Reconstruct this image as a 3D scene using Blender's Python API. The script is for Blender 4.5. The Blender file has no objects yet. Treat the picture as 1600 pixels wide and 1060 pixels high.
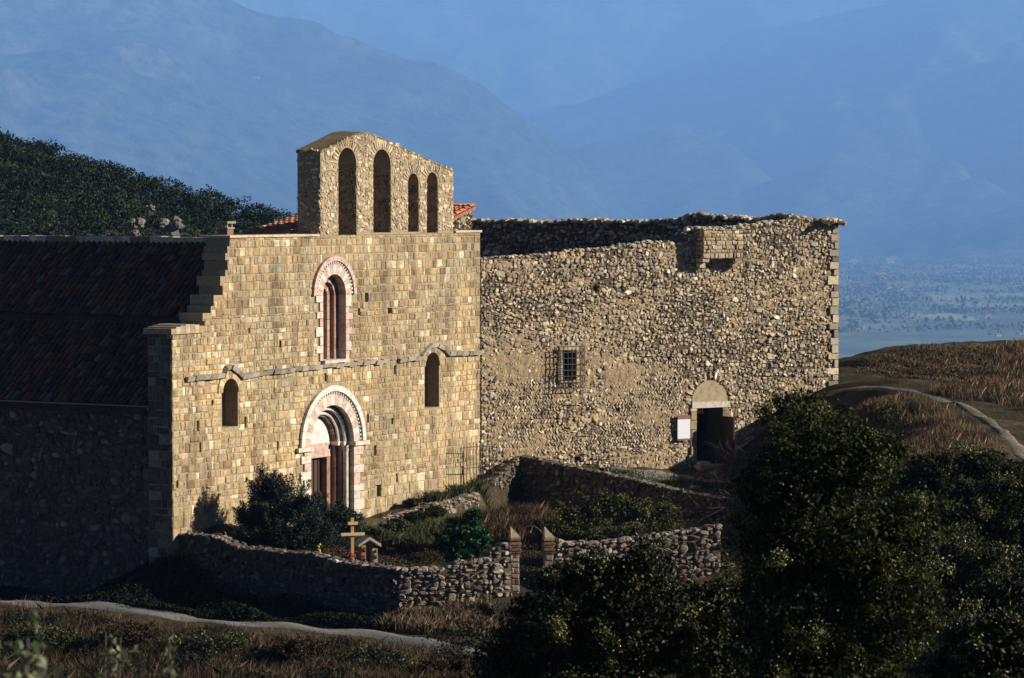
import bpy, math, random
import numpy as np
from mathutils import Vector
from mathutils.geometry import tessellate_polygon
from mathutils import noise as mnoise
random.seed(7); rng = np.random.default_rng(7)
R = math.radians
scene = bpy.context.scene
COL = scene.collection

# ------------------------------------------------------------------ camera, sky, sun, exposure
FPX = 4850.0                       # focal length in photo pixels (photo 1600 x 1060)
PITCH = math.atan((530-314)/FPX)
cam = bpy.data.cameras.new('camera'); camo = bpy.data.objects.new('camera', cam); COL.objects.link(camo)
cam.sensor_width = 36; cam.lens = 36*FPX/1600; cam.clip_start = .5; cam.clip_end = 90000
camo.location = (0, 0, 0); camo.rotation_euler = (R(90)-PITCH, 0, 0)
cam.dof.use_dof = True; cam.dof.focus_distance = 108; cam.dof.aperture_fstop = 11.0
scene.camera = camo

SUN_EL = 21.0; SUN_AZ = R(-1)     # azimuth from world +X, counter-clockwise
SD = Vector((math.cos(SUN_AZ)*math.cos(R(SUN_EL)), math.sin(SUN_AZ)*math.cos(R(SUN_EL)), math.sin(R(SUN_EL))))
world = bpy.data.worlds.new('World'); scene.world = world; world.use_nodes = True
wn = world.node_tree; bg = wn.nodes['Background']
sky = wn.nodes.new('ShaderNodeTexSky'); sky.sky_type = 'NISHITA'; sky.sun_disc = False
sky.sun_elevation = R(SUN_EL); sky.sun_rotation = math.atan2(SD.x, SD.y)
sky.air_density = 0.22; sky.dust_density = 0.0; sky.altitude = 3000
wn.links.new(sky.outputs[0], bg.inputs[0]); bg.inputs[1].default_value = 0.05
sl = bpy.data.lights.new('sun', 'SUN'); sl.energy = 5.0; sl.angle = R(0.5); sl.color = (1, .93, .82)
so = bpy.data.objects.new('sun', sl); COL.objects.link(so); so.rotation_euler = SD.to_track_quat('Z', 'Y').to_euler()
so.location = (60, -10, 60)
vs = scene.view_settings; vs.view_transform = 'Standard'; vs.look = 'None'; vs.exposure = 1.1; vs.gamma = 1
scene.cycles.volume_bounces = 3; scene.cycles.diffuse_bounces = 1

# ------------------------------------------------------------------ measuring helpers
def ray(px, py):
    x = (px-800)/FPX; y = (530-py)/FPX
    return Vector((x, math.cos(PITCH)+y*math.sin(PITCH), -math.sin(PITCH)+y*math.cos(PITCH)))
def at(px, py, d):                 # point of the place seen at (px,py) and standing d metres away
    r = ray(px, py); return r*(d/r.y)
class Frame:                       # a vertical wall plane: u along it, v into it, z up
    def __init__(s, o, ang):
        a = R(ang); s.o = Vector((o[0], o[1])); s.d = Vector((math.sin(a), math.cos(a))); s.b = Vector((-s.d.y, s.d.x))
    def P(s, u, v, z):
        q = s.o+s.d*u+s.b*v; return (q.x, q.y, z)
    def hit(s, px, py, v=0):
        r = ray(px, py); o = s.o+s.b*v; d = s.d
        det = r.x*(-d.y)+r.y*d.x; t = (o.x*(-d.y)+o.y*d.x)/det
        return ((t*r.x-o.x)*d.x+(t*r.y-o.y)*d.y, t*r.z)
    def U(s, px, v=0): return s.hit(px, 500, v)[0]
C0 = at(750, 560, 110)
F = Frame((C0.x, C0.y), 30)        # church front
W = Frame((C0.x, C0.y), 60)        # rubble front of the ruined building
P1 = W.P(W.U(1308), 0, 0)
E_ = Frame((P1[0], P1[1]), -60)
E_ = Frame(E_.P(.95, .8, 0)[:2], -60)    # far wall of the ruin, u runs back-left

# ------------------------------------------------------------------ mesh helpers
class Buf:
    def __init__(s): s.v = []; s.f = []; s.c = []
    def add(s, vs_, fs, c):
        n = len(s.v); s.v.extend(vs_); s.f.extend([tuple(i+n for i in f) for f in fs]); s.c.extend([c]*len(vs_))
    def hexa(s, p, c=(.5, .5, 0)): # 8 points: bottom ring 0-3, top ring 4-7
        s.add(p, [(0,3,2,1),(4,5,6,7),(0,1,5,4),(1,2,6,5),(2,3,7,6),(3,0,4,7)], c)
    def box(s, fr, u0, u1, v0, v1, z0, z1, c=None):
        c = c or rc()
        s.hexa([fr.P(u0,v0,z0),fr.P(u1,v0,z0),fr.P(u1,v1,z0),fr.P(u0,v1,z0),fr.P(u0,v0,z1),fr.P(u1,v0,z1),fr.P(u1,v1,z1),fr.P(u0,v1,z1)], c)
    def rock(s, x, y, z, rx, ry, rz, c=None, n=6):
        c = c or rc(); a0 = random.random()*6; vs_ = [(x, y, z-rz)]
        for zz, k in ((-.6,.8),(.1,1),(.7,.68)):
            for i in range(n):
                a = a0+6.283*i/n; j = random.uniform(.8,1.15)
                vs_.append((x+rx*k*j*math.cos(a), y+ry*k*j*math.sin(a), z+rz*(zz+random.uniform(-.15,.15))))
        vs_.append((x, y, z+rz))
        fs = []
        for i in range(n):
            k = (i+1)%n
            fs.append((0, 1+k, 1+i))
            for r_ in (0, 1): fs.append((1+r_*n+i, 1+r_*n+k, 1+(r_+1)*n+k, 1+(r_+1)*n+i))
            fs.append((1+2*n+i, 1+2*n+k, 1+3*n))
        s.add(vs_, fs, c)
    def tube(s, p0, p1, r0, r1, n=6, c=(.5,.5,0)):
        p0 = Vector(p0); p1 = Vector(p1); d = (p1-p0)
        if d.length < 1e-6: return
        d.normalize(); a = d.orthogonal().normalized(); b = d.cross(a)
        vs_ = []
        for p, r_ in ((p0, r0), (p1, r1)):
            for i in range(n):
                t = 6.2832*i/n; vs_.append(tuple(p+a*(r_*math.cos(t))+b*(r_*math.sin(t))))
        s.add(vs_, [(i, (i+1)%n, n+(i+1)%n, n+i) for i in range(n)]+[tuple(range(n))[::-1], tuple(range(n, 2*n))], c)
def rc(): return (random.random(), random.random(), random.random())
def mesh_np(name, V, loops, nside, cols, mat):
    me = bpy.data.meshes.new(name); nf = len(loops)//nside
    me.vertices.add(len(V)); me.vertices.foreach_set('co', V.astype(np.float32).ravel())
    me.loops.add(len(loops)); me.loops.foreach_set('vertex_index', loops.astype(np.int32))
    me.polygons.add(nf); me.polygons.foreach_set('loop_start', np.arange(0, nf*nside, nside, dtype=np.int32))
    if cols is not None:
        at_ = me.color_attributes.new('col', 'FLOAT_COLOR', 'POINT')
        at_.data.foreach_set('color', np.concatenate([cols, np.ones((len(cols),1))], 1).astype(np.float32).ravel())
    me.update(); me.validate(); me.materials.append(mat); return me
def wloc(p):
    l = Vector((0,0,0))
    while p: l = l+p.location; p = p.parent
    return l
def link(name, me, parent=None, origin=None):
    o = bpy.data.objects.new(name, me); COL.objects.link(o)
    if parent: o.parent = parent
    base = wloc(parent) if parent else Vector((0,0,0))
    if origin is None: origin = base
    off = Vector(origin); n = len(me.vertices); a = np.empty(n*3, np.float32)
    me.vertices.foreach_get('co', a); a = a.reshape(-1,3)-np.array(off, np.float32); me.vertices.foreach_set('co', a.ravel()); me.update()
    o.location = off-base
    return o
def obj(name, buf, mat, parent=None, origin=None, smooth=False):
    me = bpy.data.meshes.new(name); me.from_pydata([tuple(v) for v in buf.v], [], buf.f)
    at_ = me.color_attributes.new('col', 'FLOAT_COLOR', 'POINT')
    at_.data.foreach_set('color', np.concatenate([np.array(buf.c, float).reshape(-1,3), np.ones((len(buf.c),1))], 1).astype(np.float32).ravel())
    for m in (mat if isinstance(mat, (list, tuple)) else [mat]): me.materials.append(m)
    if smooth: me.polygons.foreach_set('use_smooth', [True]*len(me.polygons))
    me.update()
    return link(name, me, parent, origin)
def tag(o, label=None, cat=None, group=None, kind=None):
    if label: o['label'] = label
    if cat: o['category'] = cat
    if group: o['group'] = group
    if kind: o['kind'] = kind
    return o
def thing(name, loc, label, cat, group=None):
    e = bpy.data.objects.new(name, None); COL.objects.link(e); e.location = loc; e.empty_display_size = .3
    return tag(e, label, cat, group)
def prism(buf, fr, polys, v0, v1, c=(.5,.5,.5)):
    pts = [p for pl in polys for p in pl]
    tris = tessellate_polygon([[Vector((a, b, 0)) for a, b in pl] for pl in polys])
    n = len(pts)
    buf.add([fr.P(a, v0, b) for a, b in pts]+[fr.P(a, v1, b) for a, b in pts],
            [tuple(t) for t in tris]+[tuple(i+n for i in t[::-1]) for t in tris], c)
    for pl in polys:
        m = len(pl); vs_ = [fr.P(a, v0, b) for a, b in pl]+[fr.P(a, v1, b) for a, b in pl]
        buf.add(vs_, [(i, (i+1)%m, m+(i+1)%m, m+i) for i in range(m)], c)
def spans(polys, z):
    xs = []
    for pl in polys:
        for i in range(len(pl)):
            (a, b), (c, d) = pl[i], pl[(i+1)%len(pl)]
            if (b > z) != (d > z): xs.append(a+(z-b)*(c-a)/(d-b))
    xs.sort(); return [(xs[i], xs[i+1]) for i in range(0, len(xs)-1, 2)]
def isect(A, B):
    out = []
    for a0, a1 in A:
        for b0, b1 in B:
            l, h = max(a0, b0), min(a1, b1)
            if h-l > .03: out.append((l, h))
    return out
def arch(u0, r, zs, zb, n=12):
    return [(u0-r, zb), (u0+r, zb)]+[(u0+r*math.cos(math.pi*i/n), zs+r*math.sin(math.pi*i/n)) for i in range(n+1)]
def ashlar(buf, fr, polys, z0, z1, h=(.22,.32), w=(.22,.5), pro=(.012,.024), v=0, jit=.014, gap=.004):
    z = z0
    while z < z1:
        hh = random.uniform(*h); a, b = z, min(z+hh, z1)
        if b-a > .06:
            iv = isect(isect(spans(polys, a+.01), spans(polys, (a+b)/2)), spans(polys, b-.01))
            for l, r_ in iv:
                u = l; wk = random.uniform(.85, 1.15)
                while u < r_-.04:
                    ww = random.uniform(*w)*wk
                    if random.random() < .2: ww *= .5
                    e = min(u+ww, r_)
                    if r_-e < .12: e = r_
                    g = gap*random.uniform(.4,1.9); p = random.uniform(*pro)*(1.6 if random.random() < .06 else 1); bv = min(.028, (e-u)*.2)
                    x0, x1, y0, y1 = u+g, e-g, a+g, b-g
                    if random.random() < .03: u = e; continue
                    if random.random() < .25: (y1, y0) = (y1-(b-a)*random.uniform(.05,.2), y0) if random.random() < .6 else (y1, y0+(b-a)*.12)
                    j = lambda k=jit: random.uniform(-k, k)
                    cs = [(x0,y0),(x1,y0),(x1,y1),(x0,y1)]
                    cs = [(x+j(), y+j()) for x, y in cs]
                    cx, cy = (x0+x1)/2, (y0+y1)/2
                    inn = [(cx+(x-cx)*(1-2*bv/(x1-x0+.01)), cy+(y-cy)*(1-2*bv/(y1-y0+.01))) for x, y in cs]
                    vs_ = [fr.P(x, v-p-j(.007), y) for x, y in inn]+[fr.P(x, v-p+bv*.7, y) for x, y in cs]+[fr.P(x, v+.02, y) for x, y in cs]
                    fs = [(0,1,2,3)]
                    for q in range(4):
                        k = (q+1)%4; fs += [(4+q,4+k,k,q),(8+q,8+k,4+k,4+q)]
                    buf.add(vs_, fs, rc()); u = e
        z = b
def rstone(buf, fr, u, z, w, h, p, v=0, tilt=0, c=None, n=8):
    c = c or rc(); ct, st = math.cos(tilt), math.sin(tilt); a0 = random.random()*.8
    rings = ((1, .03), (.9, -p*.62), (.68, -p)); vs_ = []
    rad = []; gx, gz_ = random.uniform(-.5,.5), random.uniform(-.5,.5)
    for i in range(n):
        a = a0+6.2832*i/n; q = (abs(math.cos(a))**3+abs(math.sin(a))**3)**(-1/3.)
        rad.append((a+random.uniform(-.2,.2), q*random.uniform(.7, 1.1)))
    ox, oz = random.uniform(-.25,.25), random.uniform(-.25,.25)
    for k, d in rings:
        for a, q in rad:
            x = (math.cos(a)*q*k+ox*(1-k))*w/2; y = (math.sin(a)*q*k+oz*(1-k))*h/2
            dd = d*(1+(gx*x*2/w+gz_*y*2/h)) if d < 0 else d
            vs_.append(fr.P(u+x*ct-y*st, v+dd+random.uniform(-.006,.006), z+x*st+y*ct))
    vs_.append(fr.P(u+ox*w*.2, v-p*random.uniform(.95,1.1), z+oz*h*.2))
    fs = []
    for r_ in (0, 1):
        for i in range(n):
            k = (i+1)%n; fs.append((r_*n+i, r_*n+k, (r_+1)*n+k, (r_+1)*n+i))
    fs += [(2*n+i, 2*n+(i+1)%n, 3*n) for i in range(n)]
    buf.add(vs_, fs, c)
def rubble(buf, fr, polys, z0, z1, h=.17, w=.22, pro=(.05,.1), v=0, herring=None, grow=1.0, big=.1):
    z = z0; row = 0
    while z < z1:
        hh = h*random.uniform(.6, 1.25); zm = z+hh/2; row += 1
        for l, r_ in spans(polys, zm):
            u = l+random.uniform(0, .05)
            while u < r_-.05:
                he = herring and herring(u, zm)
                if he:
                    ww = random.uniform(.07, .13)
                    if random.random() > .06:
                        rstone(buf, fr, u+ww/2, zm+random.uniform(-.02,.02), h*random.uniform(1.1,1.6), ww*.9, random.uniform(*pro)*.8, v, tilt=(.85 if row%2 else -.85)+random.uniform(-.3,.3), n=6)
                    u += ww*1.2; continue
                ww = w*random.choice((.45,.6,.8,1,1.1,1.5))*random.uniform(.85,1.15)
                if u+ww > r_: ww = max(.06, r_-u)
                hs = hh*random.uniform(.8, 1.2)
                wob = .07*mnoise.noise(Vector((u*.8, row*.35, 2)))*2+random.uniform(-.045,.045)
                q = random.random()
                if q < .05: pass
                elif q < .22:
                    rstone(buf, fr, u+ww/2, zm+wob+hh*.27, ww*.95, hs*.5, random.uniform(*pro), v, random.uniform(-.2,.2), n=7)
                    rstone(buf, fr, u+ww/2+random.uniform(-.03,.03), zm+wob-hh*.27, ww*.8, hs*.45, random.uniform(*pro), v, random.uniform(-.2,.2), n=6)
                elif q < .22+big:
                    rstone(buf, fr, u+ww/2, zm+wob, ww*1.35, hs*1.55, pro[1]*random.uniform(1.0,1.25), v, random.uniform(-.35,.35))
                else:
                    rstone(buf, fr, u+ww/2, zm+wob, ww*.97*grow, hs*grow, random.uniform(*pro), v, random.uniform(-.4,.4), n=random.choice((5,6,7)))
                u += ww*random.uniform(.92,1.06)
        z += hh*.95
def inside(polys, x, z):
    c = False
    for pl in polys:
        for i in range(len(pl)):
            (a, b), (c_, d) = pl[i], pl[(i+1)%len(pl)]
            if (b > z) != (d > z) and x < a+(z-b)*(c_-a)/(d-b): c = not c
    return c
def pointing(buf, fr, polys, u0, u1, z0, z1, fn, cell=.11):
    """lumpy mortar laid over the wall, filling the joints between stones where fn says so"""
    nu, nz = int((u1-u0)/cell), int((z1-z0)/cell); vs_ = []; fs = []
    for j in range(nz+1):
        for i in range(nu+1):
            u, z = u0+i*cell, z0+j*cell; d = fn(u, z)+random.uniform(-.012,.012)
            vs_.append(fr.P(u+random.uniform(-.03,.03), -d, z+random.uniform(-.03,.03)))
    for j in range(nz):
        for i in range(nu):
            if all(inside(polys, u0+(i+a)*cell, z0+(j+b_)*cell) for a, b_ in ((0,0),(1,0),(0,1),(1,1))): fs.append((j*(nu+1)+i, j*(nu+1)+i+1, (j+1)*(nu+1)+i+1, (j+1)*(nu+1)+i))
    buf.add(vs_, fs, (.6,.5,.5))
def ring(buf, fr, u0, zs, r0, r1, v0, v1, n=13, gap=.006, a0=0., a1=math.pi, alt=True):
    for k in range(n):
        b0 = a0+(a1-a0)*k/n+gap/r1; b1 = a0+(a1-a0)*(k+1)/n-gap/r1; m = 2
        for q in range(m):
            c0 = b0+(b1-b0)*q/m; c1 = b0+(b1-b0)*(q+1)/m; pts = []
            for v_ in (v0, v1):
                for (r_, a) in ((r0,c0),(r1,c0),(r1,c1),(r0,c1)): pts.append(fr.P(u0+r_*math.cos(a), v_, zs+r_*math.sin(a)))
            if q == 0: cc = (.15+.7*(k%2)*alt+random.uniform(-.12,.12), random.random(), random.random())
            buf.hexa(pts, cc)
def jamb(buf, fr, u0, sgn, r0, r1, v0, v1, zb, zt, quoin=0.0, h=.3, gap=.006):
    z = zb; k = 0
    while z < zt-.02:
        hh = min(h*random.uniform(.75,1.3), zt-z)
        if zt-z-hh < .1: hh = zt-z
        rr = r1+(quoin if k%2 else 0)*random.uniform(.6,1.2)
        a, b = sorted((u0+sgn*r0, u0+sgn*rr))
        buf.box(fr, a, b, v0, v1, z+gap, z+hh-gap, (random.uniform(.1,.95), random.random(), random.random())); z += hh; k += 1

# ------------------------------------------------------------------ materials
def M(name):
    m = bpy.data.materials.new(name); m.use_nodes = True; nt = m.node_tree
    return m, nt, nt.nodes['Principled BSDF']
def ramp(nt, fac, stops, interp='LINEAR'):
    n = nt.nodes.new('ShaderNodeValToRGB'); n.color_ramp.interpolation = interp
    els = n.color_ramp.elements
    while len(els) < len(stops): els.new(.5)
    for e, (p, c) in zip(els, stops): e.position = p; e.color = (*c, 1) if len(c) == 3 else c
    nt.links.new(fac, n.inputs[0]); return n.outputs[0]
def noise(nt, scale, detail=4, rough=.6, vec=None, dist=0):
    n = nt.nodes.new('ShaderNodeTexNoise'); n.inputs['Scale'].default_value = scale; n.inputs['Detail'].default_value = detail
    n.inputs['Roughness'].default_value = rough; n.inputs['Distortion'].default_value = dist
    if vec is None:
        g = nt.nodes.new('ShaderNodeNewGeometry'); vec = g.outputs['Position']
    nt.links.new(vec, n.inputs['Vector']); return n.outputs[0]
def mix(nt, a, b, fac, mode='MIX'):
    n = nt.nodes.new('ShaderNodeMix'); n.data_type = 'RGBA'; n.blend_type = mode
    for s, x in ((n.inputs[0], fac), (n.inputs[6], a), (n.inputs[7], b)):
        if hasattr(x, 'is_output'): nt.links.new(x, s)
        elif isinstance(x, (int, float)): s.default_value = x
        else: s.default_value = (*x, 1)
    return n.outputs[2]
def attr(nt):
    a = nt.nodes.new('ShaderNodeAttribute'); a.attribute_name = 'col'
    s = nt.nodes.new('ShaderNodeSeparateColor'); nt.links.new(a.outputs['Color'], s.inputs[0]); return s.outputs
def bump(nt, bs, h, strength=.5, dist=.02):
    b = nt.nodes.new('ShaderNodeBump'); b.inputs['Strength'].default_value = strength; b.inputs['Distance'].default_value = dist
    nt.links.new(h, b.inputs['Height']); nt.links.new(b.outputs[0], bs.inputs['Normal'])
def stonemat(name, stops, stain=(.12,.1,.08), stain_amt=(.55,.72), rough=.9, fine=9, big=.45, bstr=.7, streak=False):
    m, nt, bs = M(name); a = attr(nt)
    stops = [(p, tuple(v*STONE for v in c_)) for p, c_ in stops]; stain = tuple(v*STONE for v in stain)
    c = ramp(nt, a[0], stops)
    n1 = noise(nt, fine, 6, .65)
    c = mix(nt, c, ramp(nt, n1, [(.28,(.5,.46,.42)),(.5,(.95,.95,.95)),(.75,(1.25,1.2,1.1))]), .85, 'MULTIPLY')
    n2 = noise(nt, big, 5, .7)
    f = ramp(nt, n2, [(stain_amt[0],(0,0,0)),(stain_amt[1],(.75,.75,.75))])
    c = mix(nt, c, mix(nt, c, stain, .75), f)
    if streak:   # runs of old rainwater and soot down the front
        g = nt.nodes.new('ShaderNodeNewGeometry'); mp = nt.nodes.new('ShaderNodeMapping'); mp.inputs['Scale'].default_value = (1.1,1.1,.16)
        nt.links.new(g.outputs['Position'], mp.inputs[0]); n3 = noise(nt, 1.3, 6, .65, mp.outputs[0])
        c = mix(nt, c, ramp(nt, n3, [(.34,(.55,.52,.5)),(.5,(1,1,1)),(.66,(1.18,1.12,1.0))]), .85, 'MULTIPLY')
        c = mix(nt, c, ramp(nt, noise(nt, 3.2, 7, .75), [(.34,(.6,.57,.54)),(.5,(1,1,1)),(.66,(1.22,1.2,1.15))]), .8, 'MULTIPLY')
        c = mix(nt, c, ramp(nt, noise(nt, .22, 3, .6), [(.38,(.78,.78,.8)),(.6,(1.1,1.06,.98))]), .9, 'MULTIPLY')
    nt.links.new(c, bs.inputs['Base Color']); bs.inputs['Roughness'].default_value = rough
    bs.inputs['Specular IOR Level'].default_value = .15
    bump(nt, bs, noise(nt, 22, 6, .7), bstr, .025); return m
MAT = {}; STONE = .92
MAT['ashlar'] = stonemat('ochre_ashlar', [(0,(.31,.215,.12)),(.07,(.4,.29,.165)),(.22,(.5,.38,.215)),(.4,(.56,.435,.255)),(.52,(.46,.365,.225)),(.62,(.55,.43,.25)),(.72,(.44,.38,.27)),(.8,(.66,.54,.34)),(.87,(.5,.34,.19)),(.91,(.6,.45,.23)),(.96,(.8,.7,.49)),(1,(.76,.69,.53))], big=.3, stain=(.17,.125,.08), stain_amt=(.5,.64), streak=True)
MAT['belfry'] = stonemat('belfry_stone', [(0,(.32,.23,.14)),(.4,(.5,.38,.23)),(.7,(.58,.46,.3)),(.9,(.66,.53,.35)),(1,(.8,.68,.47))], fine=7)
MAT['rubble'] = stonemat('grey_fieldstone', [(0,(.2,.155,.11)),(.25,(.38,.32,.24)),(.5,(.52,.44,.32)),(.65,(.6,.52,.4)),(.8,(.66,.47,.25)),(.92,(.8,.66,.44)),(1,(.95,.86,.68))], fine=10, big=.3)
MAT['shaded_stone'] = stonemat('shade_darkened_fieldstone', [(0,(.09,.075,.06)),(.5,(.15,.13,.1)),(.9,(.22,.19,.15)),(1,(.36,.32,.26))], fine=8)  # shade of the walls turned from the sun is put into this stone colour
MAT['wall_rubble'] = stonemat('garden_fieldstone', [(0,(.17,.13,.1)),(.4,(.3,.25,.2)),(.8,(.4,.34,.27)),(.95,(.5,.45,.38)),(1,(.4,.17,.09))], fine=8)
MAT['mortar'] = stonemat('lime_mortar', [(0,(.34,.26,.16)),(1,(.42,.33,.21))], fine=14)
MAT['rough_mortar'] = stonemat('rough_mortar', [(0,(.3,.215,.12)),(.6,(.44,.32,.18)),(1,(.5,.36,.19))], fine=16, big=1.5, bstr=1)
MAT['dark_mortar'] = stonemat('earth_mortar', [(0,(.11,.08,.055)),(1,(.15,.11,.075))], fine=14)
MAT['marble'] = stonemat('pink_marble', [(0,(.55,.37,.3)),(.25,(.62,.47,.38)),(.5,(.64,.54,.44)),(1,(.7,.64,.53))], stain_amt=(.6,.85), fine=5, rough=.65, bstr=.25)
MAT['darkmarble'] = stonemat('weathered_red_marble', [(0,(.3,.13,.09)),(.5,(.42,.25,.17)),(1,(.5,.42,.33))], fine=6, rough=.7, bstr=.3)
MAT['plaster'] = stonemat('white_plaster', [(0,(.72,.68,.6)),(1,(.76,.72,.64))], stain_amt=(.7,.95), fine=4, bstr=.15)
MAT['sandplaster'] = stonemat('sand_plaster', [(0,(.45,.35,.22)),(1,(.5,.39,.25))], stain_amt=(.62,.9), fine=4, bstr=.2)
MAT['tile_dark'] = stonemat('shade_darkened_old_tile', [(0,(.06,.035,.028)),(.5,(.15,.055,.035)),(.85,(.24,.085,.045)),(1,(.2,.17,.14))], fine=10, rough=.8, bstr=.3)  # old tile, darkened further to carry the shade on the nave roof
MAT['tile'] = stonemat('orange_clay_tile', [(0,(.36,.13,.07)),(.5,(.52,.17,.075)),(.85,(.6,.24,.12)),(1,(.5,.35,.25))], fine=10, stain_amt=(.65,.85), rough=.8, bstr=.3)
MAT['moss'] = stonemat('mossy_render', [(0,(.26,.19,.1)),(1,(.3,.22,.12))], stain=(.12,.085,.035), stain_amt=(.4,.56), fine=7, big=1.6, bstr=1)
MAT['brick'] = stonemat('red_brick', [(0,(.22,.12,.08)),(.6,(.34,.19,.12)),(1,(.4,.3,.22))], fine=10)
MAT['rock'] = stonemat('pale_rock', [(0,(.16,.15,.13)),(1,(.26,.24,.21))], fine=1.2, big=.2, bstr=1)
def flat(name, col, rough=.7, spec=.3, metal=0, var=.25, scale=18):
    m, nt, bs = M(name); n = noise(nt, scale, 4, .6)
    nt.links.new(mix(nt, tuple(c*(1-var) for c in col), tuple(min(1, c*(1+var)) for c in col), n), bs.inputs['Base Color'])
    bs.inputs['Roughness'].default_value = rough; bs.inputs['Specular IOR Level'].default_value = spec; bs.inputs['Metallic'].default_value = metal
    return m
MAT['iron'] = flat('rusty_iron', (.05,.035,.028), .6, .4)
MAT['darkwood'] = flat('dark_door_wood', (.055,.028,.016), .6)
MAT['wood'] = flat('varnished_pine', (.62,.3,.1), .45, .4)
MAT['palewood'] = flat('pale_pine', (.68,.5,.26), .5, .4)
MAT['frame'] = flat('blue_grey_paint', (.28,.36,.38), .5)
MAT['void'] = flat('unlit_interior', (.012,.01,.009), 1, 0)  # near-black colour painting the shade inside openings
MAT['white'] = flat('white_board', (.8,.8,.8), .5, .4, var=.03)
MAT['maroon'] = flat('maroon_band', (.26,.1,.1), .6)
MAT['bark'] = flat('grey_bark', (.09,.075,.06), .95, .1)
MAT['twig'] = flat('bare_twig', (.16,.13,.11), .9, .1)
MAT['yellow'] = flat('yellow_petal', (.75,.55,.05), .6)
MAT['red'] = flat('red_petal', (.4,.06,.04), .6)
LEAF = .7
def leafmat(name, stops, rough=.4, spec=.5, trans=.0):
    m, nt, bs = M(name); a = attr(nt)
    stops = [(p, tuple(v*LEAF for v in c_)) for p, c_ in stops]
    nt.links.new(ramp(nt, a[0], stops), bs.inputs['Base Color'])
    bs.inputs['Roughness'].default_value = rough; bs.inputs['Specular IOR Level'].default_value = spec
    if trans:
        t = nt.nodes.new('ShaderNodeBsdfTranslucent'); nt.links.new(ramp(nt, a[0], stops), t.inputs[0])
        mx = nt.nodes.new('ShaderNodeMixShader'); mx.inputs[0].default_value = trans
        nt.links.new(bs.outputs[0], mx.inputs[1]); nt.links.new(t.outputs[0], mx.inputs[2])
        nt.links.new(mx.outputs[0], nt.nodes['Material Output'].inputs[0])
    return m
MAT['oak'] = leafmat('holm_oak_leaf', [(0,(.014,.02,.006)),(.4,(.07,.08,.02)),(.7,(.2,.205,.055)),(1,(.6,.56,.25))], 0.6, .15, .2)  # palest stop paints sunlit glints, darkest stop the shade between leaves
MAT['oak2'] = leafmat('grey_green_leaf', [(0,(.014,.019,.007)),(.4,(.07,.078,.024)),(.7,(.22,.215,.07)),(1,(.62,.58,.28))], 0.6, .15)  # same painted glints and shade in the ramp ends
MAT['wood_far'] = leafmat('hillside_oak_leaf', [(0,(.006,.012,.005)),(.5,(.026,.045,.014)),(1,(.085,.11,.035))], .8, .1)
MAT['valley_tree'] = leafmat('valley_tree_leaf', [(0,(.1,.13,.08)),(1,(.22,.26,.14))], .9, .05)
MAT['juniper'] = leafmat('juniper_needle', [(0,(.008,.018,.009)),(.7,(.018,.038,.016)),(1,(.04,.07,.03))], .6, .25)
MAT['laurel'] = leafmat('laurel_leaf', [(0,(.02,.06,.015)),(.6,(.04,.12,.03)),(1,(.12,.28,.06))], .45, .25, .15)
MAT['olivebush'] = leafmat('yellow_green_leaf', [(0,(.03,.04,.01)),(.5,(.11,.115,.025)),(1,(.55,.48,.1))], .6, .15)
MAT['drybrush'] = leafmat('dry_twigs', [(0,(.045,.03,.018)),(.6,(.11,.075,.042)),(1,(.28,.2,.12))], .9, .05)
MAT['straw'] = leafmat('dry_grass', [(0,(.09,.058,.035)),(.6,(.25,.165,.095)),(1,(.52,.38,.22))], .9, .05)
MAT['greengrass'] = leafmat('green_grass', [(0,(.03,.045,.015)),(.6,(.07,.09,.03)),(1,(.2,.18,.08))], .8, .1)
MAT['sprig'] = leafmat('pale_sprig_leaf', [(0,(.09,.12,.05)),(.6,(.2,.24,.11)),(1,(.42,.42,.22))], .6, .3, .2)

MAT['black_scrub'] = leafmat('shaded_scrub_leaf', [(0,(.008,.012,.006)),(.8,(.018,.026,.012)),(1,(.08,.09,.04))], .8, .1)  # leaf colour taken near black so the scrub carries painted shade
# ground
m, nt, bs = M('hill_soil')
n1 = noise(nt, .5, 8, .65); n2 = noise(nt, 5, 6, .7)
c = ramp(nt, n1, [(.3,(.035,.03,.018)),(.45,(.07,.055,.032)),(.6,(.12,.09,.052)),(.75,(.17,.13,.08))])
c = mix(nt, c, ramp(nt, n2, [(.3,(.45,.45,.42)),(.6,(1.1,1.1,1.1))]), .8, 'MULTIPLY')
nt.links.new(c, bs.inputs['Base Color']); bs.inputs['Roughness'].default_value = 1; bs.inputs['Specular IOR Level'].default_value = .05
bump(nt, bs, noise(nt, 6, 8, .75), 1, .12); MAT['soil'] = m
m, nt, bs = M('scrub_ground'); c = ramp(nt, noise(nt, 1.2, 8, .7), [(.35,(.012,.016,.008)),(.55,(.03,.035,.016)),(.7,(.07,.06,.035))])
nt.links.new(c, bs.inputs['Base Color']); bs.inputs['Roughness'].default_value = 1; bump(nt, bs, noise(nt, 4, 8, .7), 1, .2); MAT['scrub'] = m
m, nt, bs = M('gravel_track')
c = ramp(nt, noise(nt, 9, 6, .7), [(.3,(.13,.12,.1)),(.6,(.24,.22,.19)),(.75,(.34,.31,.27))])
nt.links.new(c, bs.inputs['Base Color']); bs.inputs['Roughness'].default_value = .95; bump(nt, bs, noise(nt, 30, 4, .7), .6, .02); MAT['gravel'] = m
m, nt, bs = M('sandy_path')
c = ramp(nt, noise(nt, 4, 6, .7), [(.3,(.08,.06,.038)),(.5,(.17,.13,.085)),(.7,(.32,.25,.165))])
nt.links.new(c, bs.inputs['Base Color']); bs.inputs['Roughness'].default_value = .95; bump(nt, bs, noise(nt, 12, 4, .7), .8, .05); MAT['path'] = m
m, nt, bs = M('forested_mountain')
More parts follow.
